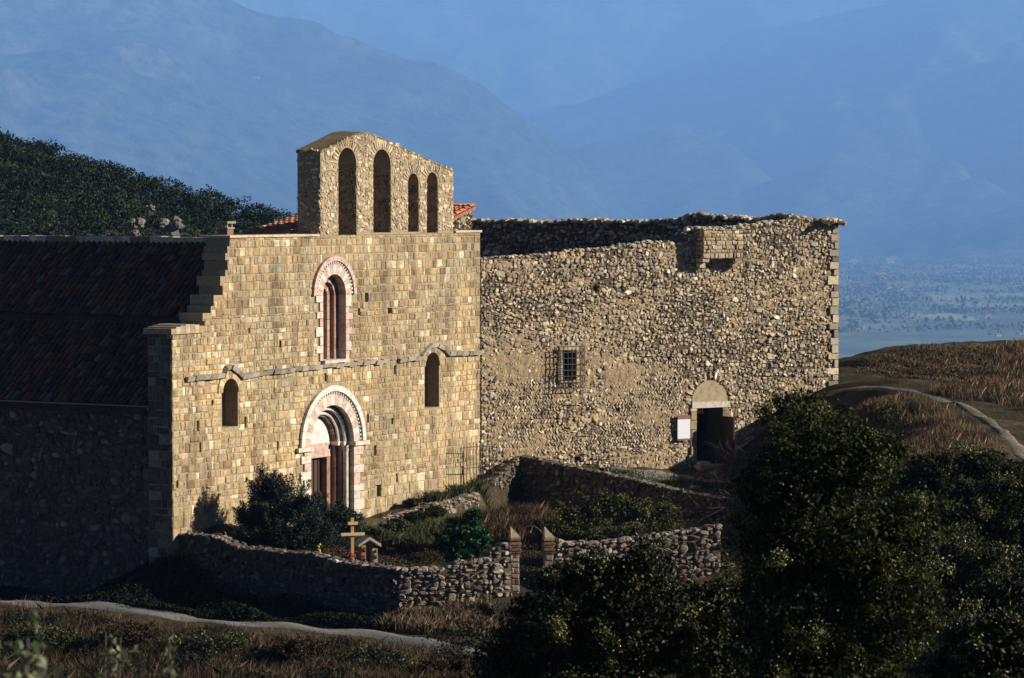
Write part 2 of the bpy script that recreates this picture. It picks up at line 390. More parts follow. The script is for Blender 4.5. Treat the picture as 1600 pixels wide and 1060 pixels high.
n1 = noise(nt, .0012, 8, .6); n2 = noise(nt, .011, 8, .75)
c = ramp(nt, n1, [(.35,(.03,.05,.03)),(.5,(.055,.075,.04)),(.64,(.1,.105,.065)),(.75,(.06,.08,.04))])
c = mix(nt, c, ramp(nt, n2, [(.38,(.2,.2,.2)),(.62,(2.2,2.2,2.2))]), .95, 'MULTIPLY')
c = mix(nt, c, ramp(nt, noise(nt, .0035, 6, .7), [(.36,(.7,.72,.72)),(.64,(1.25,1.22,1.15))]), .8, 'MULTIPLY')
nt.links.new(c, bs.inputs['Base Color']); bs.inputs['Roughness'].default_value = 1; bs.inputs['Specular IOR Level'].default_value = 0
bump(nt, bs, noise(nt, .008, 9, .75), 1, 60); MAT['mountain'] = m
m, nt, bs = M('valley_farmland')
g = nt.nodes.new('ShaderNodeNewGeometry'); mp = nt.nodes.new('ShaderNodeMapping'); mp.inputs['Scale'].default_value = (.0024,.00064,0); mp.inputs['Rotation'].default_value = (0,0,.25)
nt.links.new(g.outputs['Position'], mp.inputs[0])
vo = nt.nodes.new('ShaderNodeTexVoronoi'); vo.inputs['Scale'].default_value = 1; nt.links.new(mp.outputs[0], vo.inputs['Vector'])
sp = nt.nodes.new('ShaderNodeSeparateColor'); nt.links.new(vo.outputs['Color'], sp.inputs[0])
c = ramp(nt, sp.outputs[0], [(0,(.09,.13,.08)),(.3,(.14,.18,.1)),(.5,(.22,.24,.15)),(.7,(.12,.16,.08)),(.85,(.28,.28,.18)),(1,(.27,.2,.16))], 'CONSTANT')
c = mix(nt, c, ramp(nt, noise(nt, .005, 8, .75), [(.45,(.35,.4,.3)),(.56,(1,1,1))]), .9, 'MULTIPLY')
sx = nt.nodes.new('ShaderNodeSeparateXYZ'); nt.links.new(g.outputs['Position'], sx.inputs[0])
ma = nt.nodes.new('ShaderNodeMapRange'); ma.inputs[1].default_value = 7500; ma.inputs[2].default_value = 14500; ma.inputs[3].default_value = -.35; ma.inputs[4].default_value = 1.15; nt.links.new(sx.outputs[1], ma.inputs[0])
ad = nt.nodes.new('ShaderNodeMath'); ad.operation = 'ADD'; nt.links.new(ma.outputs[0], ad.inputs[0])
su = nt.nodes.new('ShaderNodeMath'); su.operation = 'MULTIPLY_ADD'; su.inputs[1].default_value = 3; su.inputs[2].default_value = -1.5; nt.links.new(noise(nt, .0016, 6, .65), su.inputs[0]); nt.links.new(su.outputs[0], ad.inputs[1])
c = mix(nt, c, ramp(nt, noise(nt, .011, 8, .75), [(.38,(.02,.03,.02)),(.62,(.12,.15,.08))]), ramp(nt, ad.outputs[0], [(.3,(0,0,0)),(.6,(1,1,1))]))
nt.links.new(c, bs.inputs['Base Color']); bs.inputs['Roughness'].default_value = 1; MAT['valley'] = m
MAT['field'] = flat('mown_field', (.3,.34,.2), 1, 0, var=.1, scale=.02)
MAT['redfield'] = flat('ploughed_field', (.3,.16,.11), 1, 0, var=.2, scale=.03)
MAT['farmwall'] = flat('farm_render', (.75,.68,.6), .8, .1, var=.05)
MAT['farmroof'] = flat('farm_tiles', (.4,.17,.1), .8, .1, var=.1)

# ------------------------------------------------------------------ ground as one sheet (heights measured at known points)
def zp(px, py, d): p = at(px, py, d); return (p.x, p.y, p.z)
ctrl = [(0,-6,-1.9),(0,0,-1.8),(-25,0,-3),(25,0,-2.5),(0,15,-3.7),(0,30,-6.3),(-14,30,-6.6),(14,30,-6.2),(0,45,-8.6),(-12,45,-9),(14,45,-8.3),
 (0,60,-10.6),(-15,60,-10.9),(18,60,-9.6),(0,70,-11.6),(-16,70,-11.8),(14,74,-10.8),(0,77,-12.1),(-14,78,-12.2),
 (-40,60,-11),(-40,90,-12.4),(-30,110,-12.5),(40,60,-8),(40,90,-7),(-40,0,-4),(40,0,-3),(-70,60,-14),(70,60,-6),(-70,120,-14),
 zp(0,938,94),zp(250,960,90.8),zp(400,975,88.8),zp(560,990,87),zp(735,1020,83.1),zp(0,1050,81),zp(400,1055,80.5),zp(735,1058,80),zp(900,1040,82),
 (-2.9,89.6,-12.15),(-6,91.2,-12.1),(-9,92.6,-12.0),(-13,95,-12.2),(-12.5,97,-12),(-16,100,-12.2),(-20,106,-12.3),
 # church foot and ramp, then outside the garden wall
 (-10.0,95.4,-10.2),(-8.6,98.3,-10.4),(-6.3,101.6,-10.55),(-4.7,103.6,-10.55),(-2.6,106.8,-10.2),(-1.2,109.6,-10.0),(0.2,109.8,-9.9),
 (0.3,89.9,-11.7),(1.6,90.2,-11.5),(4,91.0,-11.5),(6.5,91.8,-11.3),(3,86,-12),(8,86,-11.4),(6,80,-12.1),(10,92,-10.8),(-1.5,89.2,-12.0),
 # terrace before the ruin's door
 (0.9,111,-9.7),(3.2,110.2,-9.85),(5.4,109,-9.98),(8.2,107.0,-10.15),(7.35,114.5,-9.85),(9.5,113.8,-9.75),(9,110,-9.95),(4,112.4,-9.7),(11,107,-9.9),(10.5,102,-10),
 # slope to the right
 zp(1250,660,115),zp(1308,603,117),zp(1345,604,115),zp(1400,609,113),zp(1480,628,110),zp(1540,655,106),zp(1600,715,100),
 zp(1330,572,121),zp(1345,560,122.5),zp(1392,542,125),zp(1440,539,127),zp(1500,541,127),zp(1560,542,127.5),zp(1620,543,128),zp(1560,566,123),(12.5,130,-8.5),(20,140,-9),zp(1500,535,130),zp(1600,539,133),zp(1720,540,136),zp(1600,600,119),zp(1500,598,118),zp(1440,585,119),zp(1400,590,118),
 zp(1430,700,102),zp(1350,665,108),zp(1530,690,101),zp(1350,740,98),zp(1600,760,92),(14,85,-9.8),(20,80,-9),(30,105,-6.6),(40,125,-5),
 # behind the buildings, then falling away
 (10,130,-9),(-5,130,-10),(-20,125,-11.5),(-30,135,-13),(5,150,-14),(30,150,-10),(45,150,-10),(-50,150,-18),(0,180,-28),(50,180,-24),(-60,180,-30),(0,230,-48),(70,230,-46),(-80,230,-48)]
cp = np.array(ctrl)
def tps_k(r2): return np.where(r2 > 1e-9, r2*np.log(np.maximum(r2, 1e-9)), 0)
_X = cp[:, :2]/50; _n = len(_X)
_K = tps_k(((_X[:, None]-_X[None])**2).sum(-1))+np.eye(_n)*2e-5
_Pm = np.concatenate([np.ones((_n,1)), _X], 1)
_A = np.block([[_K, _Pm], [_Pm.T, np.zeros((3,3))]])
_sol = np.linalg.solve(_A, np.concatenate([cp[:, 2], [0,0,0]]))
GPOLY = np.array([(-10.1,94.3),(-8.0,93.0),(-6.2,91.9),(-4.7,91.15),(-3.35,90.3),(-1.0,90.6),(1.0,91.5),(3.3,92.2),(6.2,93.1),(8.2,98),(8.2,105.9),(5.96,107.75),(4.7,108.75),(2.0,110.4),(.5,111.0),(-.5,109.5),(-1.35,106.5),(-3.3,103.6),(-4.8,101.5),(-7.2,98.7),(-9.3,95.6)])
GH = np.array([(-9.6,94.7,-10.35),(-7,94,-10.7),(-5,92.4,-10.85),(-2.8,91.2,-10.95),(-6.5,98.2,-10.75),(-4.6,101,-10.95),(-2,97,-11.0),(0.5,93,-11.15),(-1.5,104,-10.85),(0.2,107,-10.75),(0,102,-10.95),(3,98,-11.0),(1.3,104.8,-10.95),(5,96,-10.9),(4.6,101,-11.0),(6.5,94,-11.0),(7.5,100,-10.9),(3,107,-10.9)])
def garden_mask(x, y):
    n = len(GPOLY); ins = np.zeros(len(x), bool); dist = np.full(len(x), 1e9)
    for i in range(n):
        a, b_ = GPOLY[i], GPOLY[(i+1)%n]; c = (a[1] > y) != (b_[1] > y)
        with np.errstate(divide='ignore', invalid='ignore'): xi = a[0]+(y-a[1])*(b_[0]-a[0])/(b_[1]-a[1]+1e-12)
        ins ^= c & (x < xi); d = b_-a; t = np.clip(((x-a[0])*d[0]+(y-a[1])*d[1])/(d@d), 0, 1); dist = np.minimum(dist, np.hypot(x-a[0]-t*d[0], y-a[1]-t*d[1]))
    m_ = np.clip(np.where(ins, dist, -dist)/.35+.0, 0, 1); return m_*m_*(3-2*m_)
def garden_h(x, y):
    w = 1/(((x[:, None]-GH[None, :, 0])**2+(y[:, None]-GH[None, :, 1])**2)+1.0)**1.5; return (w*GH[None, :, 2]).sum(1)/w.sum(1)
def gz_arr(x, y):
    x = np.atleast_1d(np.asarray(x, float)); y = np.atleast_1d(np.asarray(y, float))
    q = np.stack([x, y], 1)/50; out = np.zeros(len(q))
    for s in range(0, len(q), 20000):
        qq = q[s:s+20000]
        out[s:s+20000] = tps_k(((qq[:, None]-_X[None])**2).sum(-1)) @ _sol[:_n] + _sol[_n]+qq @ _sol[_n+1:]
    near = (x > -11) & (x < 9) & (y > 89) & (y < 112)
    if near.any():
        k = garden_mask(x[near], y[near]); out[near] = out[near]*(1-k)+garden_h(x[near], y[near])*k
    return out + .05*np.sin(x*1.9+np.sin(y*1.3))*np.cos(y*1.7)+.03*np.sin(x*4.3+y*3.1)
def gz(x, y): return float(gz_arr([x], [y])[0])
def grid(name, xs, ys, zfun, mat, kind='structure'):
    X, Y = np.meshgrid(xs, ys); Z = zfun(X.ravel(), Y.ravel()); V = np.stack([X.ravel(), Y.ravel(), Z], 1)
    nx, ny = len(xs), len(ys); i = (np.arange(ny-1)[:, None]*nx+np.arange(nx-1)[None]).ravel()
    me = mesh_np(name, V, np.stack([i, i+1, i+nx+1, i+nx], 1).ravel(), 4, None, mat)
    me.polygons.foreach_set('use_smooth', [True]*len(me.polygons))
    return tag(link(name, me), kind=kind)
def stretch(a, b, c, d, s, S): # fine between b and c, coarse outside
    return np.unique(np.concatenate([np.arange(a, b, S), np.arange(b, c, s), np.arange(c, d+S, S)]))
grid('ground', stretch(-80,-20,26,80,.3,2), stretch(-8,76,140,230,.3,2), gz_arr, MAT['soil'])
def strip(name, pts, w, mat, dz=.03, kind='structure', nsub=10):
    P = [Vector(p[:2]) for p in pts]; V = []; L = []
    S = []
    for i in range(len(P)-1):
        for k in range(nsub): S.append(P[i].lerp(P[i+1], k/nsub))
    S.append(P[-1])
    for it in range(6): S = [S[0]]+[(S[i-1]+S[i]*2+S[i+1])/4 for i in range(1, len(S)-1)]+[S[-1]]
    m_ = 7
    for i, p in enumerate(S):
        t = (S[min(i+1, len(S)-1)]-S[max(i-1, 0)]).normalized(); n_ = Vector((-t.y, t.x))
        ww = w*(1+.18*math.sin(i*.7)+random.uniform(-.12,.12))
        for k in range(m_):
            q = p+n_*(ww*(k/(m_-1)-.5)+(random.uniform(-.12,.12) if k in (0, m_-1) else 0)); V.append((q.x, q.y, 0))
    V = np.array(V); kk_ = np.arange(len(V))%m_; V[:, 2] = gz_arr(V[:, 0], V[:, 1])+np.where((kk_ == 0) | (kk_ == m_-1), -.09, np.where((kk_ == 1) | (kk_ == m_-2), .004, dz*.8))
    for i in range(len(S)-1):
        for k in range(m_-1): a = i*m_+k; L += [a, a+1, a+m_+1, a+m_]
    me = mesh_np(name, V, np.array(L), 4, None, mat); me.polygons.foreach_set('use_smooth', [True]*len(me.polygons))
    return tag(link(name, me), kind=kind)
strip('road', [at(-260,925,97),at(0,938,94),at(250,960,90.8),at(400,975,88.8),at(560,988,87.2),at(735,1020,83.1),at(960,1080,77)], 1.3, MAT['gravel'], .04)
strip('path', [W.P(14.2,-1.3,0),at(1345,605,115),at(1400,609,113),at(1480,628,110),at(1540,655,106),at(1610,720,99),(20,93,0)], .6, MAT['path'], .04)
strip('forecourt', [(3.6,111.3,0),(6.5,111.9,0),(9.5,111.6,0),(11,111.5,0)], 3.6, MAT['gravel'], .03)

# far land: valley floor and mountain ranges in one sheet
def fbm(x, y, s, o=5, seed=0):
    out = np.zeros(len(x)); amp = 1.
    for k in range(o):
        out += amp*np.array([mnoise.noise(Vector((a*s, b*s, seed+k*7.3))) for a, b in zip(x, y)]); s *= 2.05; amp *= .52
    return out
ridges = [ # depth, slope towards camera, crest as photo points
 (9800, .42, [(-600,-60),(0,-60),(380,-50),(560,-30),(700,-50),(860,-60),(1000,-30),(1200,-60),(1600,-60),(2200,-60)]),
 (6300, .40, [(-900,-200),(0,-150),(200,-90),(370,0),(500,45),(620,82),(700,112),(780,150),(850,200),(950,300),(1100,420),(2200,600)]),
 (8300, .38, [(-600,500),(500,380),(700,230),(820,178),(900,150),(960,140),(1080,90),(1200,45),(1370,0),(1500,-60),(1700,-90),(2300,-90)]),
 (7000, .36, [(-600,700),(560,420),(740,310),(850,255),(940,215),(1050,205),(1150,228),(1230,290),(1330,365),(1500,420),(2300,600)]),
 (7300, .40, [(-600,800),(1150,420),(1300,300),(1430,190),(1560,120),(1700,60),(2300,-40)]),
 (5400, .42, [(-1200,40),(-300,20),(0,60),(120,75),(260,120),(380,180),(500,260),(620,340),(760,420),(2300,700)]),
]
SC = 2.5; VZ = -100.*SC
def farz(x, y):
    return np.where(y < 1800, -50-(250-50)*np.clip((y-200)/1500, 0, 1)-2, farz0(x/SC, y/SC)*SC)
def farz0(x, y):
    z = np.full(len(x), -100.0); px = 800+FPX*x/np.maximum(y, 200)
    n1 = fbm(x, y, 1/900., 5, 3); n2 = fbm(x, y, 1/260., 4, 9); rg = 1-np.abs(fbm(x, y*.45, 1/800., 4, 21))*2.2
    for d, s, cr in ridges:
        a = np.array(cr, float); zc = (314-np.interp(px, a[:, 0], a[:, 1]))*d/FPX
        dy = (d-y); H = np.maximum(zc+100, 1); Lf = 1.9*H/s*(1+.15*n1); t_ = np.clip(dy/np.maximum(Lf, 50), 0, 1)
        prof = np.where(dy > 0, zc-H*(1-(1-t_)**2)*1.04+(150*rg-100)*np.clip(dy/900, 0, 1)*(1-t_)*1.1*np.clip(H/350, 0, 1)**2, zc-s*.5*(-dy))
        z = np.maximum(z, np.minimum(prof+n2*30*np.where(dy > 0, .12+.88*(1-t_)*np.clip(H/350, 0, 1), 1)+n1*22*np.clip(H/350, 0, 1)*np.clip(np.abs(dy)/500, 0, 1), zc+12+n2*10))
    near = np.clip((y-230)/500, 0, 1)
    z = np.where(y < 3600, -100.0, z)
    return np.where(y < 731, -52-48*near, z)-2.0
xs = SC*np.concatenate([np.linspace(-6000,-2200,12)[:-1], np.linspace(-2200,2200,300), np.linspace(2200,6000,12)[1:]])
ys = SC*np.concatenate([np.linspace(60,3600,26)[:-1], np.linspace(3600,9900,300), np.linspace(9900,11500,6)[1:]])
grid('mountains', xs, ys, farz, MAT['mountain'])
grid('valley', np.linspace(-10000,10000,60), np.linspace(2000,28000,90), lambda x, y: np.full(len(x), VZ), MAT['valley'])

# ------------------------------------------------------------------ the church
ch = thing('church', F.P(-9.2, 0, -10.4), 'golden stone church front with tall bell gable, marble portal and dark tiled nave roof', 'church')
CU, ZS, RO = -9.58, -7.98, 1.93          # portal axis, springing, outer radius
ZTOP = -1.15; ZB = -12.0
def fp(x, y): return F.hit(x, y)
# outline of the front, left edge stepped as broken courses
cr2 = [(485,135),(485,185),(470,185),(470,228),(457,228),(457,272),(472,272),(472,335),(457,335),(457,375),(425,375),(425,435),(440,435),(440,495),(383,495),(383,565),(365,565),(365,610),(313,610),(313,660),(325,660),(325,695),(310,695),(310,718),(255,706),(190,706),(128,728)]
step = [fp(240+a/4.078, 340+b/4.078) for a, b in cr2]
outer = [(-18.37, ZB), (0, ZB), (0, ZTOP+.03)]+[(step[0][0], ZTOP+.0)]+step[1:-1]+[(-18.37, step[-1][1])]
rad_p = 1.3; rad_w = .69
UW, ZW = F.U(521), fp(521,461)[1]; UWb = fp(521,563)[1]
s1 = (F.U(358.7), fp(358,613)[1], (F.U(371.5)-F.U(346.5))/2, fp(358,667.5)[1])
s2 = (F.U(674.7), fp(675,572)[1], (F.U(686)-F.U(663.5))/2, fp(675,637)[1])
holes = [arch(CU, rad_p, ZS, -11.0), arch(UW, rad_w, ZW, UWb), arch(s1[0], s1[2], s1[1], s1[3]), arch(s2[0], s2[2], s2[1], s2[3])]
for (x, y, w, h) in [(332,630,.13,.17),(309,666,.12,.34),(383.5,660,.12,.36),(508.5,590,.12,.28),(575,654,.13,.3),(613,658,.13,.2),(617,578,.12,.3),(586,704,.15,.34),(591,767,.35,.4),(561,487,.14,.22),(438,538,.12,.24),(389,517,.1,.18),(620,747,.12,.3),(573,465,.22,.32),(609,486,.28,.2),(434,697,.1,.3),(313,699,.12,.3),(277,757,.12,.25)]:
    u, z = fp(x, y); holes.append([(u-w/2, z-h/2), (u+w/2, z-h/2+random.uniform(-.03,.03)), (u+w/2, z+h/2), (u-w/2, z+h/2)])
b = Buf(); prism(b, F, [outer]+holes[:4], .12, .9, (.5,.5,.5)); prism(b, F, [outer]+holes, 0, .119, (.5,.5,.5))
obj('front_wall', b, MAT['mortar'], ch)
fr_holes = [arch(CU, RO-.02, ZS, -11.0), arch(UW, 1.2, ZW, UWb)]
st_holes = holes[4:]+[arch(s1[0], s1[2]+.05, s1[1], s1[3]-.02), arch(s2[0], s2[2]+.05, s2[1], s2[3]-.02),
                      arch(CU, RO-.02, ZS, ZS-.1), [(CU-1.72, ZB), (CU+1.72, ZB), (CU+1.72, ZS-.1), (CU-1.72, ZS-.1)],
                      arch(UW, 1.28, ZW, ZW-.1), [(UW-.98, UWb), (UW+.98, UWb), (UW+.98, ZW-.1), (UW-.98, ZW-.1)]]
b = Buf(); random.seed(11)
ashlar(b, F, [outer]+st_holes, -11.6, -9.2, (.2,.36), (.18,.55), (.012,.028), jit=.016)
ashlar(b, F, [outer]+st_holes, -9.2, -5.42, (.15,.31), (.14,.42), (.012,.028), jit=.018, gap=.004)
ashlar(b, F, [outer]+st_holes, -5.42, -3.6, (.13,.25), (.12,.36), (.012,.028), jit=.016)
ashlar(b, F, [outer]+st_holes, -3.6, ZTOP, (.22,.3), (.15,.38), jit=.014, gap=.004)
obj('facing_stones', b, MAT['ashlar'], ch)
# left end face of the front wall, cap and broken steps
LF = Frame(F.P(-18.37, 0, 0)[:2], -60)
b = Buf()
ashlar(b, Frame(F.P(-18.37, .9, 0)[:2], 120), [[(0,ZB),(.9,ZB),(.9,step[-1][1]),(0,step[-1][1])]], ZB, step[-1][1], (.2,.33), (.2,.45), (.01,.03))
obj('corner_stones', b, MAT['shaded_stone'], ch)
b = Buf(); u0 = -18.5; u1 = F.U(316)
for i in range(7):
    a0, a1 = u0+(u1-u0)*i/7, u0+(u1-u0)*(i+1)/7
    h0 = .2*math.sin(math.pi*(i+.6)/8); z = step[-1][1]
    b.box(F, a0, a1-.01, -.08, .98, z-.08, z+h0*.7+.06)
obj('coping', b, MAT['belfry'], ch); b = Buf()
b.box(F, step[0][0]-.08, -10.35, -.07, .97, ZTOP, ZTOP+.07); obj('coping', b, MAT['belfry'], ch); b = Buf(); b.box(F, -1.75, .05, -.06, .97, ZTOP+.035, ZTOP+.11)
obj('coping', b, MAT['belfry'], ch)
# string course with hoods over the small windows
b = Buf(); random.seed(5)
def course(pts):
    for (xa, ya), (xb, yb) in zip(pts[:-1], pts[1:]):
        (ua, za), (ub, zb) = fp(xa, ya), fp(xb, yb); n = max(1, round((ub-ua)/.42))
        for k in range(n):
            p, q = ua+(ub-ua)*k/n, ua+(ub-ua)*(k+1)/n-.012; y0, y1 = za+(zb-za)*k/n, za+(zb-za)*(k+1)/n
            j = random.uniform(-.025,.025); d = random.uniform(-.19,-.14); t = .085
            b.hexa([F.P(p,d+.05,y0-t+j),F.P(q,d+.05,y1-t+j),F.P(q,.02,y1-t+j),F.P(p,.02,y0-t+j),F.P(p,d,y0+.05+j),F.P(q,d,y1+.05+j),F.P(q,.02,y1+t+j),F.P(p,.02,y0+t+j)], rc())
course([(289,593),(346,587),(350,577),(358,573.5)]); course([(358.5,573.5),(367,580),(375,588),(400,584),(500,572),(604,564)])
MAT['course'] = stonemat('lichened_course', [(0,(.3,.25,.18)),(.5,(.42,.37,.29)),(1,(.5,.45,.36))], fine=6)
obj('string_course', b, MAT['course'], ch); b = Buf()
course([(621,563),(656,558),(664,547),(672,540),(682,539)]); course([(682.5,539),(691,543),(699,553),(748,550)])
obj('string_course', b, MAT['course'], ch)
# portal
po = bpy.data.objects.new('portal', None); COL.objects.link(po); po.parent = ch; po.location = Vector(F.P(CU, 0, -10.7))-ch.location
def part(name, buf, mat, parent, **k): return obj(name, buf, mat, parent, **k)
b = Buf(); random.seed(3)
ring(b, F, CU, ZS, 1.74, RO, -.12, .06, 22, alt=False)
part('hood_moulding', b, MAT['plaster'], po)
b = Buf()
for k in range(38):   # dentils
    a = math.pi*(k+.5)/38; a2 = .02
    pts = []
    for v_ in (-.07, .06):
        for (r_, aa) in ((1.64,a-a2),(1.755,a-a2),(1.755,a+a2),(1.64,a+a2)): pts.append(F.P(CU+r_*math.cos(aa), v_, ZS+r_*math.sin(aa)))
    b.hexa(pts, (.6,.5,.5))
ring(b, F, CU, ZS, 1.28, 1.65, -.05, .3, 19)
for s in (-1, 1): jamb(b, F, CU, s, 1.28, 1.66, -.05, .3, -11.1, ZS-.14, .22)
part('outer_arch', b, MAT['marble'], po)
for s in (-1, 1):
    b = Buf()
    a, c_ = sorted((CU+s*1.24, CU+s*2.12)); b.box(F, a, c_, -.14, .3, ZS-.14, ZS, (.8,.5,.5))
    for (r0, r1, v0, v1) in ((1.02,1.3,.3,.42),(.84,1.06,.42,.6)):
        a, c_ = sorted((CU+s*r0, CU+s*r1)); b.box(F, a, c_, v0-.12, v1, ZS-.12, ZS, (.8,.5,.5))
    part('impost', b, MAT['marble'], po)
b = Buf()
ring(b, F, CU, ZS, 1.06, 1.29, .3, .45, 15); ring(b, F, CU, ZS, .9, 1.07, .45, .7, 13)
for s in (-1, 1):
    jamb(b, F, CU, s, 1.06, 1.29, .3, .45, -11.1, ZS-.12, 0, .5); jamb(b, F, CU, s, .9, 1.07, .45, .72, -11.1, ZS-.12, 0, .5)
part('inner_arch', b, MAT['darkmarble'], po)
for s in (-1, 1):
    b = Buf(); u = CU+s*1.15; x, y, _ = F.P(u, .2, 0); b.tube((x,y,-11.1), (x,y,ZS-.12), .095, .09, 12, (.85,.5,.5))
    b.tube((x,y,ZS-.32), (x,y,ZS-.12), .1, .15, 12, (.7,.5,.5)); part('column', b, MAT['marble'], po, smooth=False)
# torus mouldings in the arch
b = Buf()
for rr, vv, th in ((1.17,.24,.075),(1.0,.4,.055)):
    pv = None
    for k in range(25):
        a = math.pi*k/24; p = F.P(CU+rr*math.cos(a), vv, ZS+rr*math.sin(a))
        if pv: b.tube(pv, p, th, th, 8, (.9,.5,.5))
        pv = p
part('roll_moulding', b, MAT['plaster'], po)
b = Buf(); prism(b, F, [arch(CU, .92, ZS, ZS-.02, 16)], .62, .8, (.5,.5,.5)); part('tympanum', b, MAT['plaster'], po)
b = Buf(); b.box(F, CU-.98, CU+.98, .58, .85, ZS-.48, ZS-.02, (.1,.5,.5)); part('lintel', b, MAT['marble'], po)
for s in (-1,1):
    b = Buf(); a, c_ = sorted((CU+s*.62, CU+s*.92)); b.box(F, a, c_, .6, .88, -11, ZS-.48, (.3,.5,.5))
    part('door_jamb', b, MAT['darkmarble'], po)
b = Buf(); b.box(F, CU-.62, CU+.1, .8, .86, -10.75, ZS-.5); b.box(F, CU+.1, CU+.62, .82, .86, -10.75, ZS-.5)
for k in range(5): b.box(F, CU-.6+k*.25, CU-.58+k*.25, .79, .81, -10.75, ZS-.52)
d_ = part('door', b, MAT['darkwood'], po)
# upper window
def window(u, zs, r, zb, marble, name='window'):
    e = bpy.data.objects.new(name, None); COL.objects.link(e); e.parent = ch; e.location = Vector(F.P(u, 0, zb))-ch.location
    return e
wd = window(UW, ZW, rad_w, UWb, True)
b = Buf(); ring(b, F, UW, ZW, rad_w-.01, 1.02, -.05, .25, 15); ring(b, F, UW, ZW, 1.12, 1.28, -.1, .05, 17, alt=False)
for k in range(26):
    a = math.pi*(k+.5)/26; a2 = .03; pts = []
    for v_ in (-.06, .05):
        for (r_, aa) in ((1.0,a-a2),(1.125,a-a2),(1.125,a+a2),(1.0,a+a2)): pts.append(F.P(UW+r_*math.cos(aa), v_, ZW+r_*math.sin(aa)))
    b.hexa(pts, (.7,.5,.5))
for s in (-1, 1): jamb(b, F, UW, s, rad_w-.01, .86, -.05, .25, UWb, ZW, .2, .27)
part('frame', b, MAT['marble'], wd)
b = Buf(); ring(b, F, UW, ZW, .42, .7, .25, .5, 9); ring(b, F, UW, ZW, .2, .43, .38, .6, 7)
for s in (-1, 1): jamb(b, F, UW, s, .42, .7, .25, .5, UWb, ZW, 0, .42); jamb(b, F, UW, s, .2, .43, .38, .6, UWb, ZW, 0, .42)
part('inner_frame', b, MAT['darkmarble'], wd)
for s in (-1, 1):
    b = Buf(); x, y, _ = F.P(UW+s*.46, .3, 0); b.tube((x,y,UWb), (x,y,ZW), .06, .06, 10, (.3,.5,.5)); part('colonnette', b, MAT['darkmarble'], wd)
b = Buf()
for k in range(9): b.box(F, UW-.3, UW+.3, .56+.003*(k%2), .7, UWb+k*.36, UWb+k*.36+.352, (random.uniform(.1,.9),.5,.5))
part('infill', b, MAT['darkmarble'], wd)
b = Buf(); b.box(F, UW-.72, UW+.72, -.16, .6, UWb-.08, UWb+.02, (.6,.5,.5)); part('sill', b, MAT['marble'], wd)
for (u, zs, r, zb) in (s1, s2):
    e = window(u, zs, r, zb, False)
    b = Buf()
    ring(b, F, u, zs, r-.005, r+.24, -.045, .1, 9)
    part('arch_stones', b, MAT['ashlar'], e)
    b = Buf(); prism(b, F, [[(u-r-.2,zb-.1),(u+r+.2,zb-.1),(u+r+.2,zs+r+.2),(u-r-.2,zs+r+.2)], arch(u, r*.42, zs, zb+.15)], .5, .62); part('inner_frame', b, MAT['mortar'], e)
    b = Buf(); b.box(F, u-.5, u+.5, .8, .88, zb-.1, zs+r+.2); part('dark_plate', b, MAT['void'], e)  # near-black plate painted as the unlit depth behind the slit
# bell gable
bo = [fp(500.5,372), fp(708,366.5), fp(708,268), fp(640,236.5), fp(600,218), fp(585,211.5), fp(570,208), fp(556,210.5), fp(530,224), fp(501,238)]
bo = [(-10.2, ZTOP), (-1.84, ZTOP)]+bo[2:-1]+[(-10.2, bo[-1][1])]
bh = []
for (x0, x1, sy, by) in ((529,557.5,257,367.5),(583.5,611,259,363.6),(637.7,654.5,287,362.5),(667,684.3,286,364)):
    a, c_ = F.U(x0), F.U(x1); u = (a+c_)/2; r_ = (c_-a)/2; bh.append((u, r_, fp((x0+x1)/2, sy)[1], fp((x0+x1)/2, by)[1]))
bpoly = [arch(u, r_*1.05, zs, zs-.001) for u, r_, zs, zb in bh]
BP = [bo]+[[(u-r_, zb), (u+r_, zb)]+arch(u, r_, zs, zb)[2:] for u, r_, zs, zb in bh]
b = Buf(); prism(b, F, BP, 0, .9); obj('bell_gable', b, MAT['mortar'], ch)
b = Buf(); random.seed(21)
BPs = [bo]+[arch(u, r_+.3, zs, zs-.02) for u, r_, zs, zb in bh]+[[(u-r_, zb), (u+r_, zb), (u+r_, zs-.02), (u-r_, zs-.02)] for u, r_, zs, zb in bh]
rubble(b, F, BPs, ZTOP+.1, 2.35, .13, .19, (.012,.03), grow=1.12)
for (u, r_, zs, zb) in bh:
    n = int(10+r_*16)
    for k in range(n):
        a = math.pi*(k+.5)/n; rl = random.uniform(.3,.42); rm = r_+rl/2+.01
        rstone(b, F, u+rm*math.cos(a), zs+rm*math.sin(a), rl, math.pi*(r_+.12)/n*.9, random.uniform(.018,.035), 0, a, n=6)
obj('gable_stones', b, MAT['belfry'], ch)
for (u, r_, zs, zb) in bh:
    b = Buf(); fr = Frame(F.P(u+r_, 0, 0)[:2], -60); rubble(b, fr, [[(0.02,zb+.02),(.88,zb+.02),(.88,zs),(0.02,zs)]], zb+.03, zs, .15, .22, (.015,.04)); obj('reveal_stones', b, MAT['belfry'], ch)
b = Buf(); fr = Frame(F.P(-10.2, .9, 0)[:2], 120)
rubble(b, fr, [[(0,ZTOP),(.9,ZTOP),(.9,bo[-1][1]),(0,bo[-1][1])]], ZTOP+.05, bo[-1][1], .16, .24, (.02,.05))
obj('gable_end_stones', b, MAT['belfry'], ch)
b = Buf(); top = bo[2:]   # mossy render over the gable
for (a0, z0), (a1, z1) in zip(top[:-1], top[1:]):
    b.hexa([F.P(a0,-.03,z0-.02),F.P(a1,-.03,z1-.02),F.P(a1,.96,z1-.02),F.P(a0,.96,z0-.02),F.P(a0,.0,z0+.03),F.P(a1,.0,z1+.03),F.P(a1,.95,z1+.08),F.P(a0,.95,z0+.08)], (.5,.5,.5))
obj('gable_coping', b, MAT['moss'], ch)
